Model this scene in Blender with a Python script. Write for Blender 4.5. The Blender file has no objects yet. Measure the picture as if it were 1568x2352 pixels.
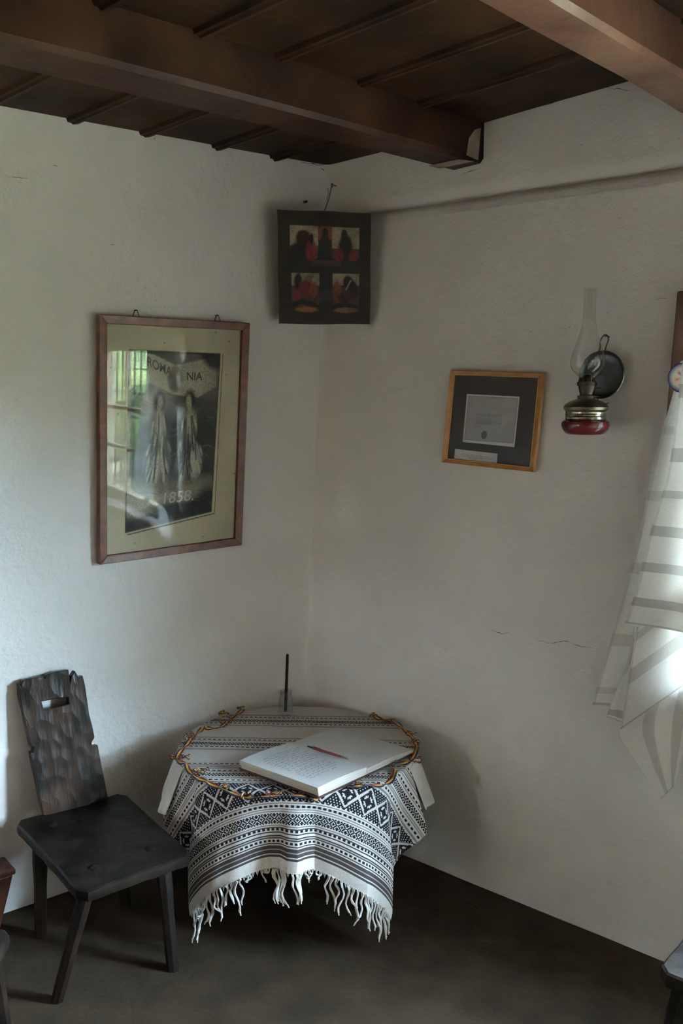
import bpy, bmesh, math, random
import numpy as np
from mathutils import Vector, Matrix
random.seed(7); rng = np.random.default_rng(7)
SC = bpy.context.scene
COL = SC.collection

# ------------------------------------------------------------------ camera
FPX, PITCH, ROLL, EYE = 2100.0, math.radians(6.95), math.radians(1.0), 1.55
fw = np.array([0, math.cos(PITCH), -math.sin(PITCH)]); rt0 = np.array([1.0, 0, 0]); up0 = np.cross(rt0, fw)
RT = rt0 * math.cos(ROLL) + up0 * math.sin(ROLL); UP = up0 * math.cos(ROLL) - rt0 * math.sin(ROLL)
EYEP = np.array([0, 0, EYE])
cam = bpy.data.cameras.new('camera'); camo = bpy.data.objects.new('camera', cam); COL.objects.link(camo)
cam.sensor_fit = 'VERTICAL'; cam.sensor_height = 36.0; cam.lens = FPX / 2352 * 36.0
cam.clip_start = 0.05; cam.clip_end = 200
camo.matrix_world = Matrix(((RT[0], UP[0], -fw[0], 0), (RT[1], UP[1], -fw[1], 0), (RT[2], UP[2], -fw[2], EYE), (0, 0, 0, 1)))
SC.camera = camo

# ------------------------------------------------------------------ sky, sun, exposure
SKY_COLOR, SKY_STRENGTH = (0.57, 0.77, 1.0, 1), 58.0
world = bpy.data.worlds.new('sky'); SC.world = world; world.use_nodes = True
bgn = world.node_tree.nodes['Background']; bgn.inputs[0].default_value = SKY_COLOR; bgn.inputs[1].default_value = SKY_STRENGTH
sun = bpy.data.lights.new('sun', 'SUN'); sun.energy = 16.0; sun.color = (1.0, 0.93, 0.8); sun.angle = math.radians(0.6)
suno = bpy.data.objects.new('sun', sun); COL.objects.link(suno)
SC.view_settings.view_transform = 'Standard'; SC.view_settings.look = 'None'
SC.view_settings.exposure = 3.45; SC.view_settings.gamma = 1.0; SC.view_settings.use_curve_mapping = False
try:
    SC.cycles.max_bounces = 12; SC.cycles.diffuse_bounces = 6; SC.cycles.transparent_max_bounces = 16
    SC.cycles.use_denoising = True; SC.cycles.sample_clamp_indirect = 4.0; SC.cycles.caustics_refractive = False; SC.cycles.caustics_reflective = False
except Exception:
    pass

# ------------------------------------------------------------------ pixel -> place (measuring the photograph)
def ray(x, y):
    d = fw * FPX + RT * (x - 784) - UP * (y - 1176); return d / np.linalg.norm(d)
def onz(x, y, z):
    d = ray(x, y); return EYEP + d * (z - EYE) / d[2]
def ony(x, y, Y):
    d = ray(x, y); return EYEP + d * (Y / d[1])
def onpl(x, y, p, n):
    d = ray(x, y); return EYEP + d * (np.dot(p - EYEP, n) / np.dot(d, n))
def unit(v): v = np.asarray(v, float); return v / np.linalg.norm(v)

CB = onz(690, 1868, 0); CT = ony(752, 380, CB[1]); HV = (CT - CB) / CT[2]          # corner foot, corner top, lean per metre
uL = unit(onz(0, 2105, 0) - CB); uR = unit(onz(1400, 2160, 0) - CB)
nL = unit(np.cross(CT - CB, uL)); nR = unit(np.cross(uR, CT - CB))                  # both point into the room
if np.dot(nL, EYEP - CB) < 0: nL = -nL
if np.dot(nR, EYEP - CB) < 0: nR = -nR
def onL(x, y, off=0.0): return onpl(x, y, CB + nL * off, nL)
def onR(x, y, off=0.0): return onpl(x, y, CB + nR * off, nR)
def PL(s, z, off=0.0): return CB + uL * s + HV * z + nL * off
def PR(s, z, off=0.0): return CB + uR * s + HV * z + nR * off
CLp = onL(0, 240); CRp = onR(1425, 185)
uLc = unit(CLp - CT); uRc = unit(CRp - CT); nC = unit(np.cross(uRc, uLc)); nC = nC if nC[2] < 0 else -nC
def PC(s, t, d=0.0): return CT + uLc * s + uRc * t + nC * d                         # ceiling place, d below it
suno.rotation_euler = Vector((-0.55 * nR[0] + 0.15 * uR[0], -0.55 * nR[1] + 0.15 * uR[1], -0.8)).to_track_quat('-Z', 'Y').to_euler()

# ------------------------------------------------------------------ materials
def _new(name):
    m = bpy.data.materials.new(name); m.use_nodes = True
    nt = m.node_tree; return m, nt, nt.nodes['Principled BSDF']
def pmat(name, c1, c2=None, scale=6.0, rough=0.8, bump=0.0, bscale=40.0, stretch=(1, 1, 1), detail=5, metallic=0.0, spec=0.5,
         lo=0.35, hi=0.65, rot=(0, 0, 0), bdist=0.01, coat=0.0, rough2=None, sheen=0.0, bstretch=None):
    m, nt, b = _new(name); N = nt.nodes; L = nt.links
    b.inputs['Roughness'].default_value = rough; b.inputs['Metallic'].default_value = metallic
    b.inputs['Specular IOR Level'].default_value = spec; b.inputs['Coat Weight'].default_value = coat
    b.inputs['Sheen Weight'].default_value = sheen
    c1 = tuple(c1) + (1,); b.inputs['Base Color'].default_value = c1
    tc = N.new('ShaderNodeTexCoord')
    def mp(st):
        q = N.new('ShaderNodeMapping'); q.inputs['Scale'].default_value = st; q.inputs['Rotation'].default_value = rot
        L.new(tc.outputs['Object'], q.inputs[0]); return q
    if c2 is not None:
        q = mp(stretch); n = N.new('ShaderNodeTexNoise'); n.inputs['Scale'].default_value = scale; n.inputs['Detail'].default_value = detail
        L.new(q.outputs[0], n.inputs['Vector'])
        r = N.new('ShaderNodeValToRGB'); r.color_ramp.elements[0].position = lo; r.color_ramp.elements[1].position = hi
        r.color_ramp.elements[0].color = c1; r.color_ramp.elements[1].color = tuple(c2) + (1,)
        L.new(n.outputs[0], r.inputs[0]); L.new(r.outputs[0], b.inputs['Base Color'])
        if rough2 is not None:
            mr = N.new('ShaderNodeMapRange'); mr.inputs['From Min'].default_value = lo; mr.inputs['From Max'].default_value = hi
            mr.inputs['To Min'].default_value = rough; mr.inputs['To Max'].default_value = rough2
            L.new(n.outputs[0], mr.inputs[0]); L.new(mr.outputs[0], b.inputs['Roughness'])
    if bump > 0:
        q = mp(bstretch or stretch); n2 = N.new('ShaderNodeTexNoise'); n2.inputs['Scale'].default_value = bscale; n2.inputs['Detail'].default_value = 6
        L.new(q.outputs[0], n2.inputs['Vector'])
        bp = N.new('ShaderNodeBump'); bp.inputs['Strength'].default_value = bump; bp.inputs['Distance'].default_value = bdist
        L.new(n2.outputs[0], bp.inputs['Height']); L.new(bp.outputs[0], b.inputs['Normal'])
    return m
def colmat(name, rough=0.85, bump=0.0, bscale=300, translucent=0.0, spec=0.3, vary=0.0):
    m, nt, b = _new(name); N = nt.nodes; L = nt.links
    a = N.new('ShaderNodeVertexColor'); a.layer_name = 'Col'
    L.new(a.outputs[0], b.inputs['Base Color']); b.inputs['Roughness'].default_value = rough; b.inputs['Specular IOR Level'].default_value = spec
    if bump > 0:
        tc = N.new('ShaderNodeTexCoord'); n2 = N.new('ShaderNodeTexNoise'); n2.inputs['Scale'].default_value = bscale
        L.new(tc.outputs['Object'], n2.inputs['Vector'])
        bp = N.new('ShaderNodeBump'); bp.inputs['Strength'].default_value = bump; bp.inputs['Distance'].default_value = 0.002
        L.new(n2.outputs[0], bp.inputs['Height']); L.new(bp.outputs[0], b.inputs['Normal'])
    if translucent > 0:
        t = N.new('ShaderNodeBsdfTranslucent'); L.new(a.outputs[0], t.inputs[0])
        mx = N.new('ShaderNodeMixShader'); mx.inputs[0].default_value = translucent
        L.new(b.outputs[0], mx.inputs[1]); L.new(t.outputs[0], mx.inputs[2]); L.new(mx.outputs[0], N['Material Output'].inputs[0])
    return m
def thin_glass(name, tint=(1, 1, 1), ior=1.5, rough=0.0, gain=1.0):
    m, nt, b = _new(name); N = nt.nodes; L = nt.links; N.remove(b)
    t = N.new('ShaderNodeBsdfTransparent'); t.inputs[0].default_value = tuple(tint) + (1,)
    g = N.new('ShaderNodeBsdfGlossy'); g.inputs['Roughness'].default_value = rough
    ge = N.new('ShaderNodeNewGeometry'); dt = N.new('ShaderNodeVectorMath'); dt.operation = 'DOT_PRODUCT'
    L.new(ge.outputs['Normal'], dt.inputs[0]); L.new(ge.outputs['Incoming'], dt.inputs[1])
    def mt(op, a, b=None, **k):
        q = N.new('ShaderNodeMath'); q.operation = op; q.use_clamp = k.get('clamp', False)
        for i_, v in enumerate((a, b)):
            if v is None: continue
            if isinstance(v, (int, float)): q.inputs[i_].default_value = v
            else: L.new(v, q.inputs[i_])
        return q.outputs[0]
    f0 = ((ior - 1) / (ior + 1)) ** 2                    # Schlick reflectance, the same from either side of the sheet
    fr = mt('ADD', mt('MULTIPLY', mt('POWER', mt('SUBTRACT', 1.0, mt('ABSOLUTE', dt.outputs['Value'])), 5.0), 1 - f0), f0)
    ml = N.new('ShaderNodeMath'); ml.operation = 'MULTIPLY'; ml.inputs[1].default_value = gain; L.new(fr, ml.inputs[0])
    mx = N.new('ShaderNodeMixShader'); L.new(ml.outputs[0], mx.inputs[0]); L.new(t.outputs[0], mx.inputs[1]); L.new(g.outputs[0], mx.inputs[2])
    L.new(mx.outputs[0], N['Material Output'].inputs[0]); return m

M = {}
def plaster(name, c1, c2):
    m, nt, b = _new(name); N = nt.nodes; L = nt.links
    b.inputs['Roughness'].default_value = 0.92; b.inputs['Specular IOR Level'].default_value = 0.2
    tc = N.new('ShaderNodeTexCoord')
    n = N.new('ShaderNodeTexNoise'); n.inputs['Scale'].default_value = 2.2; n.inputs['Detail'].default_value = 6; n.inputs['Roughness'].default_value = 0.6
    L.new(tc.outputs['Object'], n.inputs['Vector'])
    r = N.new('ShaderNodeValToRGB'); r.color_ramp.elements[0].position = 0.3; r.color_ramp.elements[1].position = 0.7
    r.color_ramp.elements[0].color = tuple(c1) + (1,); r.color_ramp.elements[1].color = tuple(c2) + (1,)
    L.new(n.outputs[0], r.inputs[0]); L.new(r.outputs[0], b.inputs['Base Color'])
    a = N.new('ShaderNodeTexNoise'); a.inputs['Scale'].default_value = 26; a.inputs['Detail'].default_value = 8; a.inputs['Roughness'].default_value = 0.62
    L.new(tc.outputs['Object'], a.inputs['Vector'])
    v = N.new('ShaderNodeTexVoronoi'); v.inputs['Scale'].default_value = 16; L.new(tc.outputs['Object'], v.inputs['Vector'])
    pit = N.new('ShaderNodeMapRange'); pit.inputs['From Min'].default_value = 0.0; pit.inputs['From Max'].default_value = 0.08
    pit.inputs['To Min'].default_value = -0.25; pit.inputs['To Max'].default_value = 0.0
    L.new(v.outputs['Distance'], pit.inputs[0])
    ad = N.new('ShaderNodeMath'); ad.operation = 'ADD'; L.new(a.outputs[0], ad.inputs[0]); L.new(pit.outputs[0], ad.inputs[1])
    bp = N.new('ShaderNodeBump'); bp.inputs['Strength'].default_value = 0.6; bp.inputs['Distance'].default_value = 0.011
    L.new(ad.outputs[0], bp.inputs['Height']); L.new(bp.outputs[0], b.inputs['Normal'])
    return m
M['plaster'] = plaster('lime_plaster', (0.640, 0.612, 0.583), (0.715, 0.688, 0.660))
M['darkwall'] = pmat('bounce_cutting_brown', (0.15, 0.115, 0.085), (0.22, 0.17, 0.125), scale=4, rough=0.92, bump=0.3, bscale=30, spec=0.15)  # dark tone given to the unseen walls to cut bounced light
M['floor'] = pmat('packed_earth', (0.027, 0.0165, 0.0085), (0.046, 0.029, 0.016), scale=9, rough=0.9, bump=0.3, bscale=60, detail=8, spec=0.2)
M['board'] = pmat('ceiling_board_wood', (0.012, 0.0045, 0.002), (0.042, 0.017, 0.0065), scale=5, rough=0.55, bump=0.2, bscale=18, stretch=(1, 1, 1), spec=0.15)
M['beam'] = pmat('beam_wood', (0.020, 0.0075, 0.0045), (0.060, 0.025, 0.012), scale=4, rough=0.45, bump=0.35, bscale=14, spec=0.22)
M['beam2'] = pmat('glossy_beam_wood', (0.085, 0.035, 0.024), (0.17, 0.085, 0.055), scale=5, rough=0.28, bump=0.3, bscale=14, spec=0.5)
M['beam_end'] = pmat('beam_end_plaster_smear', (0.22, 0.15, 0.11), (0.34, 0.27, 0.22), scale=20, rough=0.9, bump=0.5, bscale=40)
M['chairwood'] = pmat('dark_hewn_wood', (0.005, 0.004, 0.0032), (0.018, 0.012, 0.008), scale=14, rough=0.36, rough2=0.55, bump=0.5, bscale=22, bdist=0.010, spec=0.12, stretch=(1, 1, 0.6))
M['legwood'] = pmat('dark_leg_wood', (0.005, 0.0035, 0.0025), (0.020, 0.011, 0.007), spec=0.12, scale=20, rough=0.6, bump=0.4, bscale=30, stretch=(1, 1, 0.25))
M['redwood'] = pmat('lacquered_red_wood', (0.06, 0.02, 0.012), (0.15, 0.05, 0.03), scale=10, rough=0.25, bump=0.3, bscale=24, stretch=(1, 1, 0.3), spec=0.6)
M['casing'] = pmat('window_casing_wood', (0.045, 0.02, 0.012), (0.11, 0.05, 0.028), scale=12, rough=0.5, bump=0.3, bscale=30, stretch=(1, 1, 0.2))
M['sash'] = pmat('pale_sash_paint', (0.50, 0.38, 0.28), (0.60, 0.48, 0.36), scale=8, rough=0.6)
M['iron'] = pmat('black_iron', (0.02, 0.02, 0.02), (0.05, 0.04, 0.035), scale=30, rough=0.6, metallic=0.6)
M['pane'] = thin_glass('window_pane', (0.95, 0.97, 0.96))
M['picglass'] = thin_glass('picture_glass', (0.98, 0.985, 0.97), gain=0.7)
M['frame1'] = pmat('reddish_frame_wood', (0.095, 0.030, 0.012), (0.18, 0.064, 0.028), scale=30, rough=0.45, bump=0.2, bscale=60, stretch=(1, 1, 1))
M['frame2'] = pmat('honey_frame_wood', (0.34, 0.135, 0.035), (0.48, 0.21, 0.06), scale=26, rough=0.38, bump=0.1, bscale=60)
M['gilt'] = pmat('gilt_bead', (0.55, 0.33, 0.09), (0.65, 0.42, 0.14), scale=60, rough=0.4)
M['wire'] = pmat('dark_wire', (0.05, 0.045, 0.04), (0.11, 0.10, 0.09), scale=60, rough=0.45, metallic=0.7)
M['paint'] = colmat('painted_print', rough=0.6)
M['icon'] = colmat('icon_paint', rough=0.45, bump=0.5, bscale=120, spec=0.4)
M['iconwood'] = pmat('icon_old_wood', (0.018, 0.013, 0.008), (0.04, 0.026, 0.014), scale=18, rough=0.5, bump=0.4, bscale=40)
M['cloth'] = colmat('woven_cloth', rough=0.95, bump=0.4, bscale=900, spec=0.1)
M['linen'] = pmat('plain_white_linen', (0.60, 0.57, 0.53), (0.68, 0.65, 0.61), scale=30, rough=0.95, bump=0.3, bscale=700)
M['thread'] = pmat('white_cotton_thread', (0.62, 0.59, 0.55), (0.72, 0.69, 0.65), scale=60, rough=0.95)
M['ribbon'] = colmat('tricolour_ribbon', rough=0.5, spec=0.4)
M['curtain'] = colmat('sheer_striped_curtain', rough=0.9, translucent=0.24, spec=0.1)
M['page'] = pmat('book_paper', (0.62, 0.61, 0.60), (0.68, 0.67, 0.655), scale=8, rough=0.9)
M['pageedge'] = pmat('book_page_edges', (0.50, 0.45, 0.39), (0.66, 0.62, 0.56), scale=6, rough=0.9, stretch=(1, 1, 60), bump=0.6, bscale=8, bdist=0.004)
M['cover'] = pmat('dark_red_cover', (0.06, 0.018, 0.016), (0.09, 0.03, 0.024), scale=20, rough=0.6)
M['ink'] = pmat('blue_black_ink', (0.07, 0.07, 0.11), (0.14, 0.14, 0.19), scale=90, rough=0.7)
M['blackink'] = pmat('black_print', (0.025, 0.025, 0.022), (0.05, 0.05, 0.045), scale=60, rough=0.7)
M['greyink'] = pmat('faded_grey_print', (0.22, 0.21, 0.22), (0.33, 0.32, 0.33), scale=90, rough=0.8)
M['paleink'] = pmat('pale_numeral_print', (0.45, 0.43, 0.36), (0.52, 0.5, 0.43), scale=60, rough=0.7)
M['mat'] = pmat('brown_mount_card', (0.050, 0.036, 0.036), (0.060, 0.045, 0.044), scale=80, rough=0.85)
M['certpaper'] = pmat('grey_certificate_paper', (0.33, 0.33, 0.35), (0.42, 0.42, 0.43), scale=12, rough=0.85, detail=8)
M['whitecard'] = pmat('white_card', (0.60, 0.60, 0.60), (0.64, 0.64, 0.64), scale=10, rough=0.8)
M['redpen'] = pmat('dark_red_plastic', (0.17, 0.012, 0.022), (0.21, 0.02, 0.03), scale=30, rough=0.3)
M['steel'] = pmat('pen_steel', (0.35, 0.35, 0.36), (0.45, 0.45, 0.46), scale=50, rough=0.25, metallic=0.9)
M['blackplastic'] = pmat('black_stick_plastic', (0.006, 0.006, 0.0065), (0.01, 0.01, 0.011), scale=40, spec=0.15, rough=0.4)
M['cupglass'] = thin_glass('clear_cup_glass', (0.965, 0.97, 0.965), gain=2.2)
M['chimney'] = thin_glass('lamp_chimney_glass', (0.965, 0.96, 0.945), gain=1.6)
M['redglass'] = pmat('ruby_glass', (0.085, 0.006, 0.008), (0.11, 0.01, 0.012), scale=20, rough=0.12, spec=0.45, coat=0.0)
M['brass'] = pmat('tarnished_brass', (0.10, 0.085, 0.055), (0.22, 0.19, 0.13), scale=16, rough=0.32, metallic=0.8)
M['darkbrass'] = pmat('blackened_burner', (0.035, 0.027, 0.02), (0.075, 0.06, 0.045), scale=30, rough=0.45, metallic=0.7)
M['silverband'] = pmat('worn_silver_band', (0.30, 0.28, 0.23), (0.50, 0.48, 0.42), scale=30, rough=0.25, metallic=0.9, stretch=(1, 1, 3))
M['tin'] = pmat('dull_tin', (0.075, 0.08, 0.075), (0.13, 0.135, 0.125), scale=9, rough=0.38, metallic=0.75)
M['plate'] = colmat('glazed_plate', rough=0.2, spec=0.5)
M['string'] = pmat('dusty_string', (0.16, 0.14, 0.12), (0.24, 0.22, 0.19), scale=60, rough=0.9)
M['grass'] = pmat('garden_grass', (0.088, 0.076, 0.036), (0.145, 0.125, 0.062), scale=1.5, rough=0.9)
M['leaf'] = pmat('garden_leaves', (0.025, 0.05, 0.012), (0.12, 0.165, 0.04), scale=2.2, rough=0.8, detail=8)
M['bark'] = pmat('tree_bark', (0.08, 0.06, 0.045), (0.14, 0.11, 0.08), scale=9, rough=0.9)

# ------------------------------------------------------------------ mesh helpers
ORG = {}
def tag(o, label=None, cat=None, group=None, kind=None):
    if label: o['label'] = label
    if cat: o['category'] = cat
    if group: o['group'] = group
    if kind: o['kind'] = kind
    return o
def thing(name, loc, label, cat, group=None, kind=None):
    o = bpy.data.objects.new(name, None); COL.objects.link(o); o.location = Vector(tuple(loc)); o.empty_display_size = 0.05
    ORG[o] = np.array(loc, float); return tag(o, label, cat, group, kind)
def add(name, V, Fc, mat, parent=None, smooth=False, origin=None, colors=None, mats=None, fmat=None):
    """One mesh object. V in world places; the object's origin is its parent thing's origin (or given)."""
    V = np.asarray(V, float).reshape(-1, 3)
    org = ORG[parent] if parent is not None else (np.array(origin, float) if origin is not None else V.mean(0) * 0)
    me = bpy.data.meshes.new(name); me.from_pydata((V - org).tolist(), [], [list(f) for f in Fc])
    for mm in (mats or [mat]): me.materials.append(mm)
    if fmat is not None: me.polygons.foreach_set('material_index', np.asarray(fmat, dtype=np.int32))
    if smooth is True: me.polygons.foreach_set('use_smooth', np.ones(len(me.polygons), dtype=bool))
    if colors is not None:
        c = np.asarray(colors, float); ca = me.color_attributes.new('Col', 'FLOAT_COLOR', 'CORNER')
        tot = np.empty(len(me.polygons), dtype=np.int32); me.polygons.foreach_get('loop_total', tot)
        if len(c) == len(me.polygons): c = np.repeat(c, tot, axis=0)
        elif len(c) == len(V):
            li = np.empty(len(me.loops), dtype=np.int32); me.loops.foreach_get('vertex_index', li); c = c[li]
        ca.data.foreach_set('color', np.concatenate([c, np.ones((len(c), 1))], 1).ravel())
    me.update()
    o = bpy.data.objects.new(name, me); COL.objects.link(o)
    if parent is not None: o.parent = parent
    else: o.location = Vector(tuple(org))
    ORG[o] = org
    return o
def autosmooth(o, ang=40):
    me = o.data; bm = bmesh.new(); bm.from_mesh(me)
    for f in bm.faces: f.smooth = True
    for e in bm.edges:
        if len(e.link_faces) == 2 and e.calc_face_angle(0) > math.radians(ang): e.smooth = False
    bm.to_mesh(me); bm.free(); return o
def bevel(o, w=0.003, seg=2):
    b = o.modifiers.new('bevel', 'BEVEL'); b.width = w; b.segments = seg; b.limit_method = 'ANGLE'; b.angle_limit = math.radians(35); return o
def fixn(o):
    bm = bmesh.new(); bm.from_mesh(o.data); bmesh.ops.recalc_face_normals(bm, faces=bm.faces); bm.to_mesh(o.data); bm.free(); return o
class MB:
    def __init__(s): s.V = []; s.F = []
    def poly(s, V, F): b = len(s.V); s.V += [tuple(map(float, v)) for v in V]; s.F += [tuple(b + i for i in f) for f in F]; return s
    def hexa(s, q, h):                                  # quad q (4 places) and quad h: a closed slab between them
        s.poly(list(q) + list(h), [(3, 2, 1, 0), (4, 5, 6, 7), (0, 1, 5, 4), (1, 2, 6, 5), (2, 3, 7, 6), (3, 0, 4, 7)]); return s
    def tube(s, pts, rad, seg=8, cap=True):
        pts = [np.asarray(p, float) for p in pts]; n = len(pts); rad = [rad] * n if np.isscalar(rad) else list(rad)
        t0 = unit(pts[1] - pts[0]); a = np.cross(t0, [0, 0, 1.0]); a = np.cross(t0, [1.0, 0, 0]) if np.linalg.norm(a) < 1e-3 else a
        a = unit(a); V = []
        for i in range(n):
            t = unit(pts[min(i + 1, n - 1)] - pts[max(i - 1, 0)]); a = unit(a - t * np.dot(a, t)); b = np.cross(t, a)
            for k in range(seg):
                q = 2 * math.pi * k / seg; V.append(pts[i] + (a * math.cos(q) + b * math.sin(q)) * rad[i])
        Fc = [(i * seg + k, i * seg + (k + 1) % seg, (i + 1) * seg + (k + 1) % seg, (i + 1) * seg + k) for i in range(n - 1) for k in range(seg)]
        if cap: Fc += [tuple(range(seg))[::-1], tuple((n - 1) * seg + k for k in range(seg))]
        return s.poly(V, Fc)
    def lathe(s, prof, base, axis, seg=32, closed=False):
        axis = unit(axis); a = np.cross(axis, [0.3, 1, 0.1]); a = unit(a); b = np.cross(axis, a); V = []; n = len(prof)
        for r, h in prof:
            for k in range(seg):
                q = 2 * math.pi * k / seg; V.append(np.asarray(base) + axis * h + (a * math.cos(q) + b * math.sin(q)) * max(r, 1e-5))
        m = n if closed else n - 1
        return s.poly(V, [(i * seg + k, i * seg + (k + 1) % seg, ((i + 1) % n) * seg + (k + 1) % seg, ((i + 1) % n) * seg + k) for i in range(m) for k in range(seg)])
    def build(s, name, mat, parent=None, smooth=False, **k):
        o = fixn(add(name, s.V, s.F, mat, parent, **k)); return autosmooth(o) if smooth else o
def grid_faces(nu, nv):                                  # (nu+1)*(nv+1) places, index j*(nu+1)+i
    i, j = np.meshgrid(np.arange(nu), np.arange(nv)); a = (j * (nu + 1) + i).ravel()
    return np.stack([a, a + 1, a + nu + 2, a + nu + 1], 1)
def smooth_noise(x, y, seed, scale):
    """a few summed sines: soft uneven relief"""
    r = np.random.default_rng(seed); z = np.zeros_like(x)
    for k in range(14):
        f = scale * (0.4 + 1.8 * r.random()); a = r.random() * 6.28; z = z + np.sin((x * math.cos(a) + y * math.sin(a)) * f + r.random() * 6.28) / (0.6 + 0.5 * f / scale)
    return z / 6.0
def interp(x, xs, ys): return np.interp(x, xs, ys)
def catmull(P, n=8, closed=False):
    P = [np.asarray(p, float) for p in P]; out = []; N = len(P)
    for i in range(N if closed else N - 1):
        g = (lambda k: P[k % N]) if closed else (lambda k: P[min(max(k, 0), N - 1)])
        a, b, c, d = g(i - 1), g(i), g(i + 1), g(i + 2)
        for k in range(n):
            t = k / n; out.append(0.5 * (2 * b + (c - a) * t + (2 * a - 5 * b + 4 * c - d) * t * t + (3 * b - a - 3 * c + d) * t ** 3))
    if not closed: out.append(P[-1])
    return out
def text_mesh(name, body, place, xdir, ydir, size, mat, parent, shear=0.0, sx=1.0, offset=0.0, align='CENTER'):
    cu = bpy.data.curves.new(name, 'FONT'); cu.body = body; cu.size = 1.0; cu.align_x = align; cu.shear = shear; cu.offset = offset; cu.resolution_u = 3
    t = bpy.data.objects.new(name, cu); COL.objects.link(t); dg = bpy.context.evaluated_depsgraph_get()
    me = bpy.data.meshes.new_from_object(t.evaluated_get(dg)); V = np.array([v.co for v in me.vertices]); Fc = [tuple(p.vertices) for p in me.polygons]
    bpy.data.objects.remove(t); bpy.data.meshes.remove(me)
    xd, yd = unit(xdir), unit(ydir)
    W = np.asarray(place) + V[:, :1] * size * sx * xd + V[:, 1:2] * size * yd
    return add(name, W, Fc, mat, parent)

# ================================================================== the room shell
LLEN, RLEN, ZTOP = 4.2, 3.9, 2.75
WIN_S0, WIN_S1, WIN_Z0, WIN_Z1 = 1.345, 3.32, 0.80, 1.80
BIS = unit(nL + nR)
def corner_fill(s, r=0.035):
    k = np.clip(r - s, 0, None); return k * k / (2 * r) * 0.5
def wall(name, P, length, seed, cuts_s=(), cuts_z=(), hole=None, prof=None, ns=90, nz=60):
    S = np.unique(np.round(np.concatenate([np.linspace(0, 0.12, 9), np.linspace(0.12, length, ns), np.array(cuts_s)]), 4))
    Z = np.unique(np.round(np.concatenate([np.linspace(-0.02, ZTOP, nz), np.array(cuts_z)]), 4))
    ss, zz = np.meshgrid(S, Z); off = 0.006 * smooth_noise(ss, zz, seed, 2.6) + 0.0022 * smooth_noise(ss, zz, seed + 1, 11.0)
    fd = np.clip(ss / 0.35, 0, 1); off = (off - off.max()) * fd * fd * (3 - 2 * fd)
    if prof is not None: off = off + prof(ss, zz)
    V = np.zeros(ss.shape + (3,))
    n = nL if P is PL else nR; u = uL if P is PL else uR
    V = CB + ss[..., None] * u + zz[..., None] * HV + off[..., None] * n + corner_fill(ss)[..., None] * BIS
    nu, nv = len(S) - 1, len(Z) - 1; Fc = grid_faces(nu, nv)
    if hole:
        cx = (S[:-1] + S[1:]) / 2; cz = (Z[:-1] + Z[1:]) / 2
        inside = ((cx[None] > hole[0]) & (cx[None] < hole[1]) & (cz[:, None] > hole[2]) & (cz[:, None] < hole[3])).ravel(); Fc = Fc[~inside]
    o = add(name, V.reshape(-1, 3), Fc.tolist(), M['plaster'], smooth=True)
    if hole:                                             # the thick jambs of the opening
        h = hole; D = -0.20; m = MB()
        for a, b in (((h[0], h[2]), (h[0], h[3])), ((h[0], h[3]), (h[1], h[3])), ((h[1], h[3]), (h[1], h[2])), ((h[1], h[2]), (h[0], h[2]))):
            m.poly([P(a[0], a[1], 0.02), P(b[0], b[1], 0.02), P(b[0], b[1], D), P(a[0], a[1], D)], [(0, 1, 2, 3)])
        j = m.build('window_reveal', M['plaster'], o)
    return tag(o, kind='structure')
RAILZ = 2.173
def rail_prof(s, z):                                     # the lower wall is thicker and ends in a sloped lip below a crack
    a = np.where(z <= RAILZ - 0.036, 0.016, 0.0); b = (z > RAILZ - 0.036) & (z <= RAILZ)
    a = np.where(b, 0.016 - 0.010 * (z - (RAILZ - 0.036)) / 0.036, a); a = np.where((z > RAILZ) & (z <= RAILZ + 0.0115), -0.03, a)
    return (a - 0.016) * np.clip(s / 0.2, 0, 1)
wl = wall('wall_left', PL, LLEN, 3)
wr = wall('wall_right', PR, RLEN, 11, cuts_s=(WIN_S0, WIN_S1), cuts_z=(WIN_Z0, WIN_Z1, RAILZ - 0.0365, RAILZ - 0.036, RAILZ - 0.018, RAILZ, RAILZ + 0.0005, RAILZ + 0.011, RAILZ + 0.0115),
          hole=(WIN_S0, WIN_S1, WIN_Z0, WIN_Z1), prof=rail_prof)
tag(wl, 'uneven whitewashed wall behind the framed print', 'wall'); tag(wr, 'uneven whitewashed wall behind the oil lamp', 'wall')
# far walls behind the viewer; the one facing the oil lamp has a second window
A = CB + uL * LLEN; B = CB + uR * RLEN; D4 = CB + uL * LLEN + uR * RLEN
W2 = (1.37, 1.69, 0.60, 1.30)
def plain_wall(name, p, q, nin, hole=None):
    d = unit(q - p); Ln = np.linalg.norm(q - p); m = MB()
    P2 = lambda s, z, off=0.0: p + d * s + np.array([0, 0, z]) + nin * off
    S = [-.3, Ln + .3] if not hole else [-.3, hole[0], hole[1], Ln + .3]; Z = [-0.02, ZTOP] if not hole else [-0.02, hole[2], hole[3], ZTOP]
    for i in range(len(S) - 1):
        for j in range(len(Z) - 1):
            if hole and i == 1 and j == 1: continue
            m.poly([P2(S[i], Z[j]), P2(S[i + 1], Z[j]), P2(S[i + 1], Z[j + 1]), P2(S[i], Z[j + 1])], [(0, 1, 2, 3)])
    o = m.build(name, M['darkwall']); tag(o, kind='structure')
    if hole:
        h = hole; m = MB()
        for a, b in (((h[0], h[2]), (h[0], h[3])), ((h[0], h[3]), (h[1], h[3])), ((h[1], h[3]), (h[1], h[2])), ((h[1], h[2]), (h[0], h[2]))):
            m.poly([P2(a[0], a[1]), P2(b[0], b[1]), P2(b[0], b[1], -0.38), P2(a[0], a[1], -0.38)], [(0, 1, 2, 3)])
        m.build('window_reveal', M['plaster'], o)
    return o, P2
wn, PN = plain_wall('wall_near', A, D4, uR * 1.0, hole=W2)
wb, _ = plain_wall('wall_back', D4, B, uL)
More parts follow.
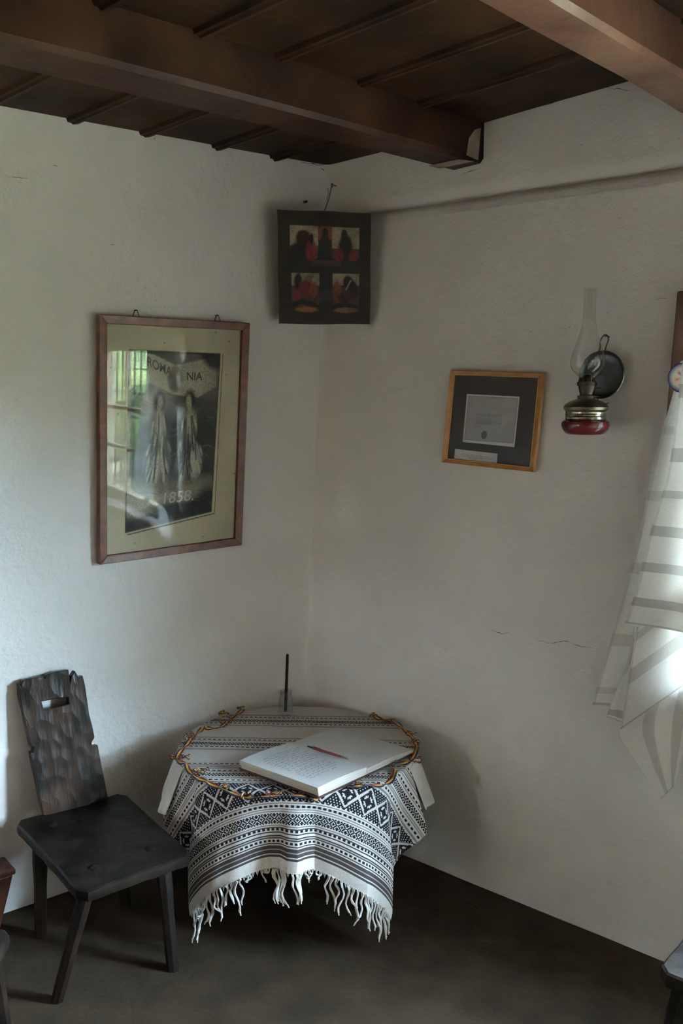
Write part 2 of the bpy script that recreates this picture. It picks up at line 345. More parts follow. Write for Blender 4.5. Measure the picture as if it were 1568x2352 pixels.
fl = add('floor', [CB + (-uL - uR) * 0.3 + [0, 0, 0]] + [A + uL * .3 - uR * .3, D4 + (uL + uR) * .3, B + uR * .3 - uL * .3], [(0, 1, 2, 3)], M['floor'])
tag(fl, 'dark brown packed earth floor', 'floor', kind='structure')

# ceiling: an unseen deck above, wide boards and the narrow moulded strips between them
ceil = add('ceiling', [PC(-.3, -.3, -0.03), PC(4.6, -.3, -0.03), PC(4.6, 4.3, -0.03), PC(-.3, 4.3, -0.03)], [(0, 1, 2, 3)], M['board'])
tag(ceil, 'dark brown board ceiling', 'ceiling', kind='structure')
def ceiling_bay(t0, t1, edges, first):
    for k in range(len(edges) - 1):
        a, b = edges[k], edges[k + 1]; j = 0.004 * math.sin(7.3 * k + first)
        MB().hexa([PC(a, t0, 0), PC(b, t0, 0), PC(b, t1, 0), PC(a, t1, 0)], [PC(a, t0, -.028), PC(b, t0, -.028), PC(b, t1, -.028), PC(a, t1, -.028)]).build('board', M['board'], ceil)
        if k:
            prof = [(-.022, 0.0), (-.019, .013 + j * .5), (-.004, .016 + j * .5), (.002, .011), (.012, .010), (.016, 0.0)]
            V = [PC(a + ds, t, d) for t in (t0, t1) for ds, d in prof]; n = len(prof)
            MB().poly(V, [(i, i + 1, n + i + 1, n + i) for i in range(n - 1)] + [(n - 1, 0, n, 2 * n - 1)]).build('batten', M['board'], ceil)
ceiling_bay(-0.06, 0.62, [-.08, .226, .448, .697, .922, 1.165, 1.42, 1.66, 1.9, 2.15, 2.4, 2.65], 1)
ceiling_bay(0.60, 1.34, [-.08, .278, .528, .81, 1.045, 1.29, 1.53, 1.78, 2.02, 2.27, 2.5], 2)
ceiling_bay(1.33, 2.1, [-.08, .26, .51, .76, 1.02, 1.27, 1.5, 1.77, 2.0, 2.27, 2.5], 3)
def beam(label, rows, depth, name='ceiling_beam', mat=None):
    """rows: (s, t_left, t_right) along the beam; slightly crooked hewn timber"""
    m = MB(); n = len(rows); V = []
    for i, (s, a, b) in enumerate(rows):
        w = 0.004 * math.sin(3.1 * i)
        dd = depth[i]; c = 0.012
        V += [PC(s, a, -.02), PC(s, a, dd - c + w), PC(s, a + c * .8, dd + w), PC(s, b - c, dd), PC(s, b, dd - c), PC(s, b + .003, -.02)]
    Fc = [(i * 6 + k, i * 6 + (k + 1) % 6, (i + 1) * 6 + (k + 1) % 6, (i + 1) * 6 + k) for i in range(n - 1) for k in range(6)]
    m.poly(V, Fc + [tuple(range(6)), tuple((n - 1) * 6 + k for k in range(6))])
    o = m.build(name, mat or M['beam']); tag(o, label, 'beam', 'hewn ceiling beams', 'structure'); return o
b1 = beam('dark hewn ceiling beam ending in the wall above the corner icon', [(-.12, .485, .60), (.03, .495, .612), (.3, .52, .635), (.6, .535, .665), (1.0, .552, .69), (1.3, .562, .70), (1.7, .575, .705), (2.4, .60, .73), (3.9, .66, .79)],
          [.118, .118, .12, .122, .122, .12, .12, .12, .12])
b2 = beam(mat=M['beam2'], label='glossy reddish ceiling beam at the upper right above the lamp', rows=[(-.12, 1.185, 1.325), (.0, 1.205, 1.335), (.35, 1.262, 1.372), (.8, 1.32, 1.43), (1.2, 1.375, 1.485), (2.4, 1.52, 1.64), (3.9, 1.70, 1.82)], depth=[.12] * 7)
# bare, plaster-smeared foot of the first beam where it enters the wall
MB().poly([PC(.045, .498, .1215), PC(.10, .503, .1215), PC(.085, .60, .1215), (PC(.03, .613, .1215))], [(0, 1, 2, 3)]).poly(
    [PC(.016, .6155, .118), PC(.075, .6205, .112), PC(.06, .6195, .06), PC(.03, .6175, .03), PC(.0, .6155, .02)], [(0, 1, 2, 3, 4)]).build('bare_end', M['beam_end'], b1)

# fine cracks and ragged plaster where the walls meet the boards
M['crack'] = pmat('crack_dark', (0.05, 0.045, 0.035), (0.11, 0.10, 0.08), scale=60, rough=0.95)
def crack(P_on, pts, w, parent, seed):
    r_ = np.random.default_rng(seed); V = []; P = []
    for (x0, y0), (x1, y1) in zip(pts[:-1], pts[1:]):
        n = max(2, int(math.hypot(x1 - x0, y1 - y0) / 6))
        for k in range(n): P.append((x0 + (x1 - x0) * k / n + 2.0 * (r_.random() - .5), y0 + (y1 - y0) * k / n + 2.5 * (r_.random() - .5)))
    P.append(pts[-1]); n = len(P)
    for k, (x_, y_) in enumerate(P):
        h_ = w * (.25 + .75 * r_.random()) * math.sin(math.pi * (k + .4) / n); V += [P_on(x_, y_ - h_), P_on(x_, y_ + h_)]
    add('crack', V, [(2 * i, 2 * i + 1, 2 * i + 3, 2 * i + 2) for i in range(n - 1)], M['crack'], parent)
cR_ = lambda x_, y_: onR(x_, y_, .0035); cR2 = lambda x_, y_: onR(x_, y_, -.0115); cL_ = lambda x_, y_: onL(x_, y_, .0025)
for k, (f_, pts, w, par) in enumerate((
        (cR2, [(1392, 200), (1410, 204), (1424, 203), (1440, 209), (1450, 205)], .9, wr), (cR2, [(1248, 243), (1262, 238), (1275, 234)], .9, wr), (cR2, [(1300, 221), (1335, 214)], 1.0, wr), (cR2, [(1160, 258), (1182, 252)], 1.2, wr),
        (cR2, [(776, 398), (784, 404), (790, 396)], 1.5, wr), (cR2, [(1060, 400), (1085, 391), (1100, 388)], .9, wr), (cL_, [(690, 372), (720, 377), (745, 381)], 1.4, wl), (cL_, [(735, 385), (748, 392), (752, 402)], 1.8, wl),
        (cL_, [(352, 318), (357, 319)], 2.0, wl), (cL_, [(12, 404), (42, 408), (80, 412)], .7, wl), (cR_, [(1122, 1444), (1150, 1456), (1170, 1452)], .7, wr), (cR_, [(1225, 1467), (1262, 1478), (1300, 1472), (1330, 1484), (1372, 1490)], .9, wr),
        (cR_, [(1500, 690), (1520, 684), (1534, 686)], .6, wr), (cR_, [(1392, 720), (1398, 716)], 1.2, wr), (cL_, [(120, 380), (132, 382)], .9, wl), (cL_, [(250, 560), (262, 562)], .7, wl))): crack(f_, pts, w, par, 90 + k)

# window in the right wall: casing, sashes with glazing bars, iron grille
win = add('window_1', *[x for x in (lambda m: (m.V, m.F))(MB())], M['casing']) if False else thing('window_1', PR((WIN_S0 + WIN_S1) / 2, WIN_Z0), 'wooden window behind the striped curtain', 'window', kind='structure')
def pr_box(s0, s1, z0, z1, o0, o1): return ([PR(s0, z0, o0), PR(s1, z0, o0), PR(s1, z1, o0), PR(s0, z1, o0)], [PR(s0, z0, o1), PR(s1, z0, o1), PR(s1, z1, o1), PR(s0, z1, o1)])
cs0 = 1.266
for a in ((cs0, WIN_S0 + .01, WIN_Z0 - .06, 1.85), (WIN_S1 - .01, WIN_S1 + .08, WIN_Z0 - .06, 1.85), (WIN_S0 + .01, WIN_S1 - .01, WIN_Z1 - .01, 1.85), (WIN_S0 + .01, WIN_S1 - .01, WIN_Z0 - .06, WIN_Z0 + .01)):
    bevel(MB().hexa(*pr_box(*a, -0.03, 0.022)).build('casing', M['casing'], win), .004)
o0, o1 = -0.16, -0.115
for s in (WIN_S0, (WIN_S0 + WIN_S1) / 2 - .04, WIN_S1 - .07):
    MB().hexa(*pr_box(s, s + .075, WIN_Z0, WIN_Z1, o0, o1)).build('window_frame', M['sash'], win)
for z in (WIN_Z0, WIN_Z1 - .06):
    MB().hexa(*pr_box(WIN_S0, WIN_S1, z, z + .06, o0 + .003, o1 - .003)).build('window_frame', M['sash'], win)
mid = (WIN_S0 + WIN_S1) / 2
for s0, s1 in ((WIN_S0 + .075, mid - .04), (mid + .035, WIN_S1 - .07)):
    for k in (1,):
        s = s0 + (s1 - s0) * .5; MB().hexa(*pr_box(s - .012, s + .012, WIN_Z0 + .06, WIN_Z1 - .06, o0 + .008, o1 - .008)).build('muntin', M['sash'], win)
    for z in (WIN_Z0 + .33, WIN_Z0 + .58):
        MB().hexa(*pr_box(s0, s1, z - .012, z + .012, o0 + .009, o1 - .009)).build('muntin', M['sash'], win)
    MB().hexa(*pr_box(s0 - .005, s1 + .005, WIN_Z0 + .055, WIN_Z1 - .055, -.139, -.136)).build('pane', M['pane'], win)
for k in range(15):
    s = WIN_S0 + .08 + k * .129; MB().tube([PR(s, WIN_Z0, -.19), PR(s, WIN_Z1, -.19)], .006, 6).build('iron_bar', M['iron'], win)
for k in range(6):
    z = WIN_Z0 + .08 + k * .15; MB().tube([PR(WIN_S0, z, -.196), PR(WIN_S1, z, -.196)], .006, 6).build('iron_bar', M['iron'], win)
# second window, in the wall facing the lamp, out of view, with an added roof outside that blocks the sky
win2 = thing('window_2', PN((W2[0] + W2[1]) / 2, W2[2]), 'plain wooden window in the wall behind the viewer', 'window', kind='structure')
def pn_box(s0, s1, z0, z1, a, b): return ([PN(s0, z0, a), PN(s1, z0, a), PN(s1, z1, a), PN(s0, z1, a)], [PN(s0, z0, b), PN(s1, z0, b), PN(s1, z1, b), PN(s0, z1, b)])
for s in (W2[0], W2[1] - .06): MB().hexa(*pn_box(s, s + .06, W2[2], W2[3], -.3, -.25)).build('window_frame', M['sash'], win2)
for z in (W2[2], W2[3] - .06): MB().hexa(*pn_box(W2[0] + .06, W2[1] - .06, z, z + .06, -.297, -.253)).build('window_frame', M['sash'], win2)
MB().hexa(*pn_box(W2[0] + .05, W2[1] - .05, W2[2] + .05, W2[3] - .05, -.277, -.274)).build('pane', M['pane'], win2)
sky_block = MB().hexa(*[[PN(s, 2.25 if k == 0 else 2.28, o) if abs(o) < 1 else PN(s, 1.72 if k == 0 else 1.75, o) for s, o in ((-.8, -.1), (4.8, -.1), (4.8, -2.6), (-.8, -2.6))] for k in (0, 1)]).build('sky_block_roof', M['casing'])  # unseen slab added to keep sky light off the lower wall
tag(sky_block, 'added unseen sloping roof blocking the sky outside the second window', 'roof', kind='structure')
# daylight portals in the two openings
def portal(name, c, xd, nrm, w, h):
    l = bpy.data.lights.new(name, 'AREA'); l.shape = 'RECTANGLE'; l.size = w; l.size_y = h; l.cycles.is_portal = True
    o = bpy.data.objects.new(name, l); COL.objects.link(o)
    z = -unit(nrm); x = unit(xd); y = np.cross(z, x)
    o.matrix_world = Matrix(((x[0], y[0], z[0], c[0]), (x[1], y[1], z[1], c[1]), (x[2], y[2], z[2], c[2]), (0, 0, 0, 1)))
portal('daylight_portal', PR(mid, (WIN_Z0 + WIN_Z1) / 2, -.21), uR, nR, WIN_S1 - WIN_S0, WIN_Z1 - WIN_Z0)
portal('daylight_portal', PN((W2[0] + W2[1]) / 2, (W2[2] + W2[3]) / 2, -.37), unit(D4 - A), uR, W2[1] - W2[0], W2[3] - W2[2])

# the garden outside the windows
g0 = D4 * 0
add_g = add('garden_ground', [(-40, -40, -.25), (40, -40, -.25), (40, 40, -.25), (-40, 40, -.25)], [(0, 1, 2, 3)], M['grass']); tag(add_g, 'sunlit garden lawn outside the window', 'lawn', kind='structure')
def shrub(place, r, h, seed, label):
    rr = np.random.default_rng(seed); t = thing('garden_tree', place, label, 'tree', 'trees in the garden')
    bm = bmesh.new(); bmesh.ops.create_icosphere(bm, subdivisions=4, radius=1.0)
    V = np.array([v.co for v in bm.verts]); Fc = [tuple(v.index for v in f.verts) for f in bm.faces]; bm.free()
    k = 1 + 0.22 * smooth_noise(V[:, 0] * 3 + V[:, 2] * 2, V[:, 1] * 3 - V[:, 2], seed, 2.0) + 0.12 * smooth_noise(V[:, 0] + V[:, 2], V[:, 1] - V[:, 2], seed + 5, 9.0)
    W = np.array(place) + V * k[:, None] * [r, r, h * .5] + [0, 0, h * .58]
    add('crown', W, Fc, M['leaf'], t, smooth=False)
    MB().tube([np.array(place) + [0, 0, -.25], np.array(place) + [0, 0, h * .4]], [.16, .1], 8).build('trunk', M['bark'], t)
ORD = ['first', 'second', 'third', 'fourth', 'fifth', 'sixth']
ORD = ['first', 'second', 'third', 'fourth', 'fifth', 'sixth', 'seventh', 'eighth', 'ninth']
for row_, spots in enumerate((((14.0, 0.9, 1.25, 2.5), (12.9, 3.5, 1.25, 2.6), (11.8, 6.1, 1.25, 2.5), (10.5, 8.8, 1.25, 2.7), (8.8, 11.5, 1.3, 3.0), (6.0, 13.0, 1.35, 4.2), (3.0, 13.2, 1.35, 4.0), (-.1, 13.0, 1.35, 4.2), (-3.1, 13.0, 1.35, 4.1)),
                              ((17.2, 2.7, 1.3, 2.7), (16.1, 5.4, 1.3, 2.7), (14.9, 8.2, 1.3, 2.8), (13.4, 11.1, 1.3, 2.9), (11.2, 14.2, 1.3, 3.5), (7.6, 16.0, 1.35, 5.0), (4.4, 16.4, 1.35, 5.0), (1.3, 16.2, 1.35, 5.0)))):
    for i, (s, d, r, h) in enumerate(spots):
        p = PR(s, 0, -d); shrub((p[0], p[1], -.25), r, h, 40 + i + 10 * row_, ORD[i] + ' tree from the right in the %s row beyond the window' % ('near', 'far')[row_])

for i, (s, d) in enumerate(((-2.6, 9.0), (1.1, 9.4), (4.8, 9.0))):  # trees added out of view to hide the low sky from the second window
    p = PN(s, 0, -d); shrub((p[0], p[1], -.25), 1.3, 4.2, 70 + i, ORD[i] + ' added tree from the left in the sky-blocking row beyond the second window')

# ================================================================== low round table with its cloths
TC = np.array([-0.125, 2.775]); TR = 0.372; TZ = 0.470
FRONT = unit(np.array([0.0, -1.0])); SIDE = np.array([1.0, 0.0])
tbl = thing('round_table', (TC[0], TC[1], 0), 'low round wooden table under a striped woven cloth', 'table')
MB().lathe([(0.0001, TZ - .03), (TR - .008, TZ - .03), (TR, TZ - .022), (TR, TZ - .008), (TR - .006, TZ - .002), (0.0001, TZ - .002)], (TC[0], TC[1], 0), (0, 0, 1), 64).build('tabletop', M['legwood'], tbl, smooth=True)
for k in range(3):
    a = math.radians(90 + 120 * k); c = np.array([math.cos(a), math.sin(a), 0])
    MB().tube([np.array([TC[0], TC[1], TZ - .03]) + c * .20, np.array([TC[0], TC[1], 0.0]) + c * .27], [.026, .018], 8).build('leg', M['legwood'], tbl)

# --- cloth drape: flat on the top, then hanging in folds from the rim
FOLD = [(-180, .01), (-150, -.002), (-128, .02), (-108, .0), (-92, .03), (-82, .004), (-70, .055), (-60, .03), (-51, -.004), (-46, .030), (-41, .042), (-29, .058), (-27.5, .056), (-18, .033), (-9, .016), (-4, .022), (-1, .042),
        (3, .046), (6, .030), (10, .017), (18, .034), (27, .055), (28.5, .059), (38, .047), (43, .038), (49, -.004), (57, .018), (65, .058), (73, .012), (82, .040), (96, .004), (112, .03), (130, .0), (150, .02), (180, .01)]
FOLD_X = [a for a, _ in FOLD]; FOLD_Y = [b for _, b in FOLD]
def drape(u, v, R=TR + .003, z0=TZ, gain=1.0, dr=0.0, rim=0.012, flare=0.17):
    """u across, v towards the viewer, measured on the cloth -> world places"""
    r = np.hypot(u, v); ph = np.arctan2(u, v); s = np.clip(r - (R - rim), 0, None)
    arc = rim * math.pi / 2; k = np.clip(s / arc, 0, 1)
    rho = np.where(s <= 0, r, R - rim + rim * np.sin(k * math.pi / 2)); dz = rim * (1 - np.cos(k * math.pi / 2)) + np.clip(s - arc, 0, None) * .985
    f = np.interp(np.degrees(ph), FOLD_X, FOLD_Y)
    h = np.clip(s - arc, 0, None); g = flare / .17 * np.clip(h / .17, 0, 1.35) ** .85
    wob = 0.010 * np.sin(ph * 17 + 1.3) * np.clip(h / .15, 0, 1) + .004 * np.sin(ph * 31) * np.clip(h / .1, 0, 1)
    rho = rho + dr + gain * (f * g + wob * .4)
    zz = z0 + np.where(s <= 0, .0012 * smooth_noise(u, v, 5, 30), 0) - dz
    x = TC[0] + rho * np.sin(ph); y = TC[1] - rho * np.cos(ph)
    # the walls stop the cloth behind the table
    for n in (nL, nR):
        d = (x - CB[0]) * n[0] + (y - CB[1]) * n[1] + (zz) * n[2]; push = np.clip(0.022 - d, 0, None); x = x + n[0] * push; y = y + n[1] * push
    return np.stack([x, y, np.maximum(zz, 0.006)], -1)
CELL = 0.0032; UW = 0.512; V0, V1 = -0.455, 0.572
NU = int(2 * UW / CELL); NV = int((V1 - V0) / CELL)
U = np.linspace(-UW, UW, NU + 1); Vv = np.linspace(V0, V1, NV + 1); uu, vv = np.meshgrid(U, Vv)
CV = drape(uu, vv)
# colour of each woven cell
uc = (np.arange(NU)); vc = (Vv[:-1] + Vv[1:]) / 2; WHITE = np.array([.60, .565, .53]); BLK = np.array([.018, .017, .022]); GREY = np.array([.24, .215, .20]); BRN = np.array([.075, .062, .06])
pat = np.tile(WHITE, (NV, NU, 1)) * (1 + 0.05 * rng.standard_normal((NV, NU, 1)))
ucol = np.arange(NU)
def row(v): return int(round((v - V0) / CELL))
def line(v, c, n=1): pat[row(v):row(v) + n] = c
def dash(v, per=4, on=2, n=2, c=BLK):
    m = (ucol % per) < on; r = row(v)
    for k in range(n):
        if 0 <= r + k < NV: pat[r + k, m] = c
def greyfield(v0, v1): pat[row(v0):row(v1)] = pat[row(v0):row(v1)] * .68
def bold(v, n=7):
    r = row(v)
    for k in range(n):
        t = k - n // 2; per = 9; q = abs((ucol % per) - per // 2)
        m = ((q + abs(t)) % 3 != 2) if abs(t) < n // 2 else ((ucol % 3) != 1)
        if 0 <= r + k < NV: pat[r + k, m] = BLK
def narrow_group(v):                                     # small repeated stripe group seen across the table top
    greyfield(v - .055, v - .043); line(v - .056, GREY, 1); dash(v - .035, 5, 3, 2); line(v - .026, GREY); bold(v - .010, 7); line(v + .017, GREY); dash(v + .026, 5, 3, 2); greyfield(v + .041, v + .053); line(v + .052, GREY)
dash(-.375, 5, 3, 2); line(-.365, GREY, 2); line(-.39, GREY, 2); bold(-.43, 6)
narrow_group(-.212); narrow_group(0.000)
dash(.155, 5, 3, 2); line(.168, BRN); line(.177, GREY); line(.186, BRN); line(.195, GREY); dash(.206, 5, 3, 2); line(.217, GREY); bold(.226, 7); line(.254, GREY); line(.262, GREY); dash(.271, 5, 3, 2); line(.284, GREY, 2)
# broad black band with white rhombi
r0, r1 = row(.295), row(.382); H = r1 - r0; per = 22
for k in range(H):
    y = k - (H - 1) / 2; x = (ucol % per) - per / 2 + .5; pat[r0 + k] = BLK
    d = np.abs(x) + np.abs(y) * (per / 2) / (H * .40)
    m = np.abs(d - per * .5) < 1.15
    m |= (np.abs(d - per * .40) < .0)
    cross = (np.abs(d - per * .23) < 1.0) & (np.abs(x) > 1) & (np.abs(y) > 1)
    dots = ((np.abs(np.abs(x) - 3) < 1.1) & (np.abs(np.abs(y) - 3) < 1.1))
    outer = (d > per * .60) & ((ucol + k) % 3 == 0) & (k % 2 == 0)
    pat[r0 + k, m | cross | dots | outer] = WHITE * .95
pat[r0, (ucol % 4) < 2] = WHITE; pat[r1 - 1, (ucol % 5) < 2] = WHITE
greyfield(.392, .398); line(.388, GREY); dash(.3935, 5, 3, 2); line(.402, GREY); line(.410, GREY)
bold(.4145, 9); line(.4465, GREY); line(.453, BRN); dash(.4585, 5, 3, 2); line(.467, BRN); greyfield(.4665, .470)
line(.4755, BRN); greyfield(.4755, .4825); line(.483, BRN); dash(.4905, 5, 3, 2); line(.4975, BRN)
for v in (.5035, .512, .5205, .529): line(v, BRN); pat[row(v) + 1] = GREY * 1.5; line(v + .0052, BRN)
cl = add('tablecloth', CV.reshape(-1, 3), grid_faces(NU, NV).tolist(), M['cloth'], smooth=True, origin=(TC[0], TC[1], TZ), colors=pat.reshape(-1, 3))
tag(cl, 'striped white and black woven cloth with a rhombus band draped over the round table', 'tablecloth')
# fringe knots and tassels along the front hem
def hem(u): return drape(np.array([u]), np.array([V1]))[0]
hem_out = lambda p: unit(np.array([p[0] - TC[0], p[1] - TC[1], 0]))
us = np.linspace(-.49, .49, 62); knots = MB()
for i, u in enumerate(us):
    p = hem(u); q = hem(u + .008); m_ = (p + q) / 2 + np.array([0, 0, -.012])
    knots.tube([p + [0, 0, .002], m_, q + [0, 0, .002]], .0016, 5)
kn = knots.build('fringe_knots', M['thread'], cl); kn['kind'] = 'stuff'
def tassel(u, ln, sway, curl=0.0, r=.0030):
    p = hem(u); o_ = hem_out(p); t_ = np.array([-o_[1], o_[0], 0]); pts = []
    for k in range(9):
        t = k / 8; d = ln * t
        w = p + np.array([0, 0, -d]) + t_ * (sway * t * t + .004 * math.sin(9 * t + u * 50)) + o_ * (.004 * math.sin(6 * t + u * 90) + curl * t ** 3)
        w[2] = max(w[2], .006 + .002 * (k % 2)); pts.append(w)
    for w_, ph_ in ((0, 0), (1, 1.9)):                       # two loosely twisted strands
        P2_ = [q + t_ * (.0024 * math.cos(5 * k / 8 + ph_ + u * 70) * (1 if w_ else -1)) + o_ * (.0024 * math.sin(6 * k / 8 + ph_) * (1 if w_ else -1)) + np.array([0, 0, .0 if k < 8 else .008 * w_]) for k, q in enumerate(pts)]
        MB().tube(P2_, [r * .68 * (1.0 + .22 * math.sin(2.5 * k + ph_)) * (.55 if k == 8 else 1) for k in range(9)], 6).build('tassel', M['thread'], cl, smooth=True)
# centre cluster, right cluster, left cluster (longest near the corners)
for u, ln, sw in ((-.065, .095, .020), (-.058, .102, .012), (-.045, .10, -.01), (-.034, .105, .004), (-.026, .108, .012), (-.015, .10, -.012), (.012, .085, .016), (.026, .082, .02), (.036, .088, .004), (.043, .09, -.004)): tassel(u, ln, sw)
for k in range(17):
    u = .150 + k * .0195; tassel(u, .085 + .02 * math.sin(k * 2.3), .01 * math.sin(k * 1.7), r=.0034)
for k in range(15):
    u = -.19 - k * .0195; tassel(u, .075 + .025 * math.sin(k * 1.9), .012 * math.sin(k * 1.3) + .006, curl=.03 if k in (9, 10, 11) else 0, r=.0034)
for k, u in enumerate((-.175, -.16, -.11, -.09, .065, .085, .105, .125)): tassel(u, .016 + .01 * (k % 3), .008 * (-1) ** k, r=.0026)

# plain white cloth below it, showing at both sides
def under(phis, drops):
    V = []; nphi = len(phis); ns = 14
    for j in range(ns + 1):
        for ph, dr_ in zip(phis, drops):
            r = TR - .03 + (dr_ + .03) * j / ns
            p = drape(np.array([r * math.sin(ph)]), np.array([r * math.cos(ph)]), R=TR + .0005, z0=TZ - .0009, gain=.35, flare=.25)[0]; V.append(p)
    return V, nphi - 1, ns
ut = thing('under_cloth', (TC[0], TC[1], TZ - .002), 'plain white linen undercloth showing at both sides of the table', 'tablecloth')
for sgn, a0, a1, top in ((-1, 62, 118, .165), (1, 66, 104, .145)):
    ph = np.radians(np.linspace(a0, a1, 18)) * sgn; t = np.linspace(0, 1, 18); dr_ = top * (0.86 + .2 * np.sin(t * 3.0))
    V, a, b = under(ph, dr_)
    n = np.array(V).reshape(b + 1, a + 1, 3); out = np.array([n[..., 0] - TC[0], n[..., 1] - TC[1]]); L_ = np.linalg.norm(out, axis=0)
    hang = np.clip((TZ - n[..., 2]) / .16, 0, 1)
    n[..., 0] += out[0] / L_ * .045 * hang; n[..., 1] += out[1] / L_ * .045 * hang
    for nn in (nL, nR):
        d = (n[..., 0] - CB[0]) * nn[0] + (n[..., 1] - CB[1]) * nn[1] + n[..., 2] * nn[2]; ps = np.clip(.02 - d, 0, None); n[..., 0] += nn[0] * ps; n[..., 1] += nn[1] * ps
    add('linen_drop', n.reshape(-1, 3), grid_faces(a, b).tolist(), M['linen'], ut, smooth=True)

# --- tricolour ribbon lying round the edge of the cloth
def on_cloth(x, y, lift=.004):
    p = onz(x, y, TZ + lift); d = np.array([p[0] - TC[0], p[1] - TC[1]]); r = np.linalg.norm(d)
    if r > TR + .004: p[:2] = TC + d / r * (TR + .008); p[2] = TZ + lift - min(.03, (r - TR) * .45)
    return p
gar = thing('ribbon_garland', (TC[0], TC[1], TZ), 'knotted red, yellow and blue ribbon laid around the table edge', 'ribbon')
RC = [np.array(c) for c in ((.22, .015, .02), (.22, .015, .02), (.75, .46, .04), (.75, .46, .04), (.025, .03, .10), (.025, .03, .10))]
def ribbon(name, pts, w=.0074, twist=0.0, flip=0.0):
    P = catmull(pts, 7); V = []; Cc = []; n = len(P)
    for i in range(n):
        t = unit(P[min(i + 1, n - 1)] - P[max(i - 1, 0)]); s_ = unit(np.cross(t, [0, 0, 1.0]) + 1e-6); up = np.cross(s_, t)
        a = flip + twist * math.sin(i * .55); s2 = s_ * math.cos(a) + up * math.sin(a); u2 = -s_ * math.sin(a) + up * math.cos(a)
        for k in range(7):
            q = (k / 6 - .5) * 2; V.append(P[i] + s2 * w * q + u2 * .0011)
        for k in range(7):
            q = (.5 - k / 6) * 2; V.append(P[i] + s2 * w * q - u2 * .0011)
    Fc = []; 
    for i in range(n - 1):
        for k in range(14):
            Fc.append((i * 14 + k, i * 14 + (k + 1) % 14, (i + 1) * 14 + (k + 1) % 14, (i + 1) * 14 + k))
            Cc.append(RC[min(k, 5)] if k < 7 else RC[min(12 - min(k, 12), 5)])
    Fc += [tuple(range(14))[::-1], tuple((n - 1) * 14 + k for k in range(14))]; Cc += [RC[2], RC[2]]
    return add(name, V, Fc, M['ribbon'], gar, colors=np.array(Cc))
seg = lambda L_, lift=.005: [on_cloth(x, y, lift + .002 * (i % 2)) for i, (x, y) in enumerate(L_)]
ribbon('ribbon', seg([(558, 1630), (545, 1640), (532, 1647), (522, 1646)]), twist=.5)
ribbon('ribbon', seg([(522, 1658), (505, 1671), (478, 1673), (468, 1670), (458, 1680), (442, 1693), (434, 1703)]), twist=.6)
ribbon('ribbon', seg([(434, 1703), (425, 1715), (412, 1728), (398, 1736)]), twist=.7)
ribbon('ribbon', seg([(398, 1736), (412, 1748), (426, 1754), (432, 1768), (444, 1783), (462, 1790), (478, 1799), (500, 1808)]), twist=.5)
ribbon('ribbon', seg([(500, 1808), (520, 1818), (540, 1826), (560, 1829), (600, 1827), (640, 1825), (690, 1825), (715, 1832), (735, 1836)]), twist=.45)
ribbon('ribbon', seg([(798, 1808), (820, 1806), (845, 1803), (880, 1800), (898, 1796), (906, 1784), (908, 1768)]), twist=.5)
ribbon('ribbon', seg([(902, 1758), (925, 1754), (942, 1747), (952, 1733), (957, 1718), (955, 1708)]), twist=.5)
ribbon('ribbon', seg([(955, 1708), (948, 1696), (938, 1685), (922, 1671), (908, 1660), (898, 1650)]), twist=.5)
ribbon('ribbon', seg([(898, 1650), (885, 1655), (868, 1650), (855, 1643)]), twist=.8)
def knot(x, y, r=.011, a=0.0):
    c = on_cloth(x, y, .006); pts = [c + np.array([r * math.cos(q + a) * 1.3, r * math.sin(q + a) * .9, .004 + .004 * math.sin(2 * q)]) for q in np.linspace(.3, 5.6, 8)]
    ribbon('knot', pts, w=.0036, twist=.9, flip=.4)
for i, (x, y) in enumerate(((553, 1629), (514, 1640), (518, 1660), (436, 1690), (433, 1697), (396, 1735), (428, 1742), (455, 1775), (462, 1772), (512, 1806), (556, 1827), (628, 1823), (826, 1803), (902, 1752), (956, 1744), (955, 1706), (945, 1688), (903, 1650), (858, 1645))): knot(x, y, .009 + .003 * (i % 3), i * 1.1)

# --- open visitors' book
BA = unit([.655, .756, 0]); BB = unit([.784, -.621, 0]); S0 = np.array([-.146, 2.722, 0]); BZ = TZ + .0035; PWL, PWR, PH = .205, .225, .296
bk = thing('guest_book', (S0[0], S0[1], BZ), 'thick open visitors book with handwriting on its left page', 'book')
def bp(a, b, z): return S0 + BA * a + BB * b + np.array([0, 0, z])
MB().hexa([bp(-PWL - .006, -.005, BZ), bp(PWR + .006, -.005, BZ), bp(PWR + .006, PH + .006, BZ), bp(-PWL - .006, PH + .006, BZ)], [bp(-PWL - .006, -.005, BZ + .003), bp(PWR + .006, -.005, BZ + .003), bp(PWR + .006, PH + .006, BZ + .003), bp(-PWL - .006, PH + .006, BZ + .003)]).build('cover', M['cover'], bk)
def block(name, a0, a1, th0, th1, skew):
    n = 14; top = []; V = []; 
    for j in (0, 1):
        for i in range(n + 1):
            t = i / n; a = a0 + (a1 - a0) * t
            hump = th0 + (th1 - th0) * t + .004 * math.sin(t * math.pi)
            V.append(bp(a + skew * (1 - t), j * PH, BZ + .003 + hump))
    for j in (0, 1):
        for i in range(n + 1):
            t = i / n; V.append(bp(a0 + (a1 - a0) * t, j * PH, BZ + .003))
    q = n + 1; Fc = [(i, i + 1, q + i + 1, q + i) for i in range(n)]; nt_ = len(Fc)
    Fc += [(2 * q + i, 3 * q + i, 3 * q + i + 1, 2 * q + i + 1) for i in range(n)] + [(i, 2 * q + i, 2 * q + i + 1, i + 1) for i in range(n)] + [(q + i, q + i + 1, 3 * q + i + 1, 3 * q + i) for i in range(n)] + [(0, q, 3 * q, 2 * q), (n, 2 * q + n, 3 * q + n, q + n)]
    return fixn(add(name, V, Fc, None, bk, mats=[M['page'], M['pageedge']], fmat=[0] * nt_ + [1] * (len(Fc) - nt_)))
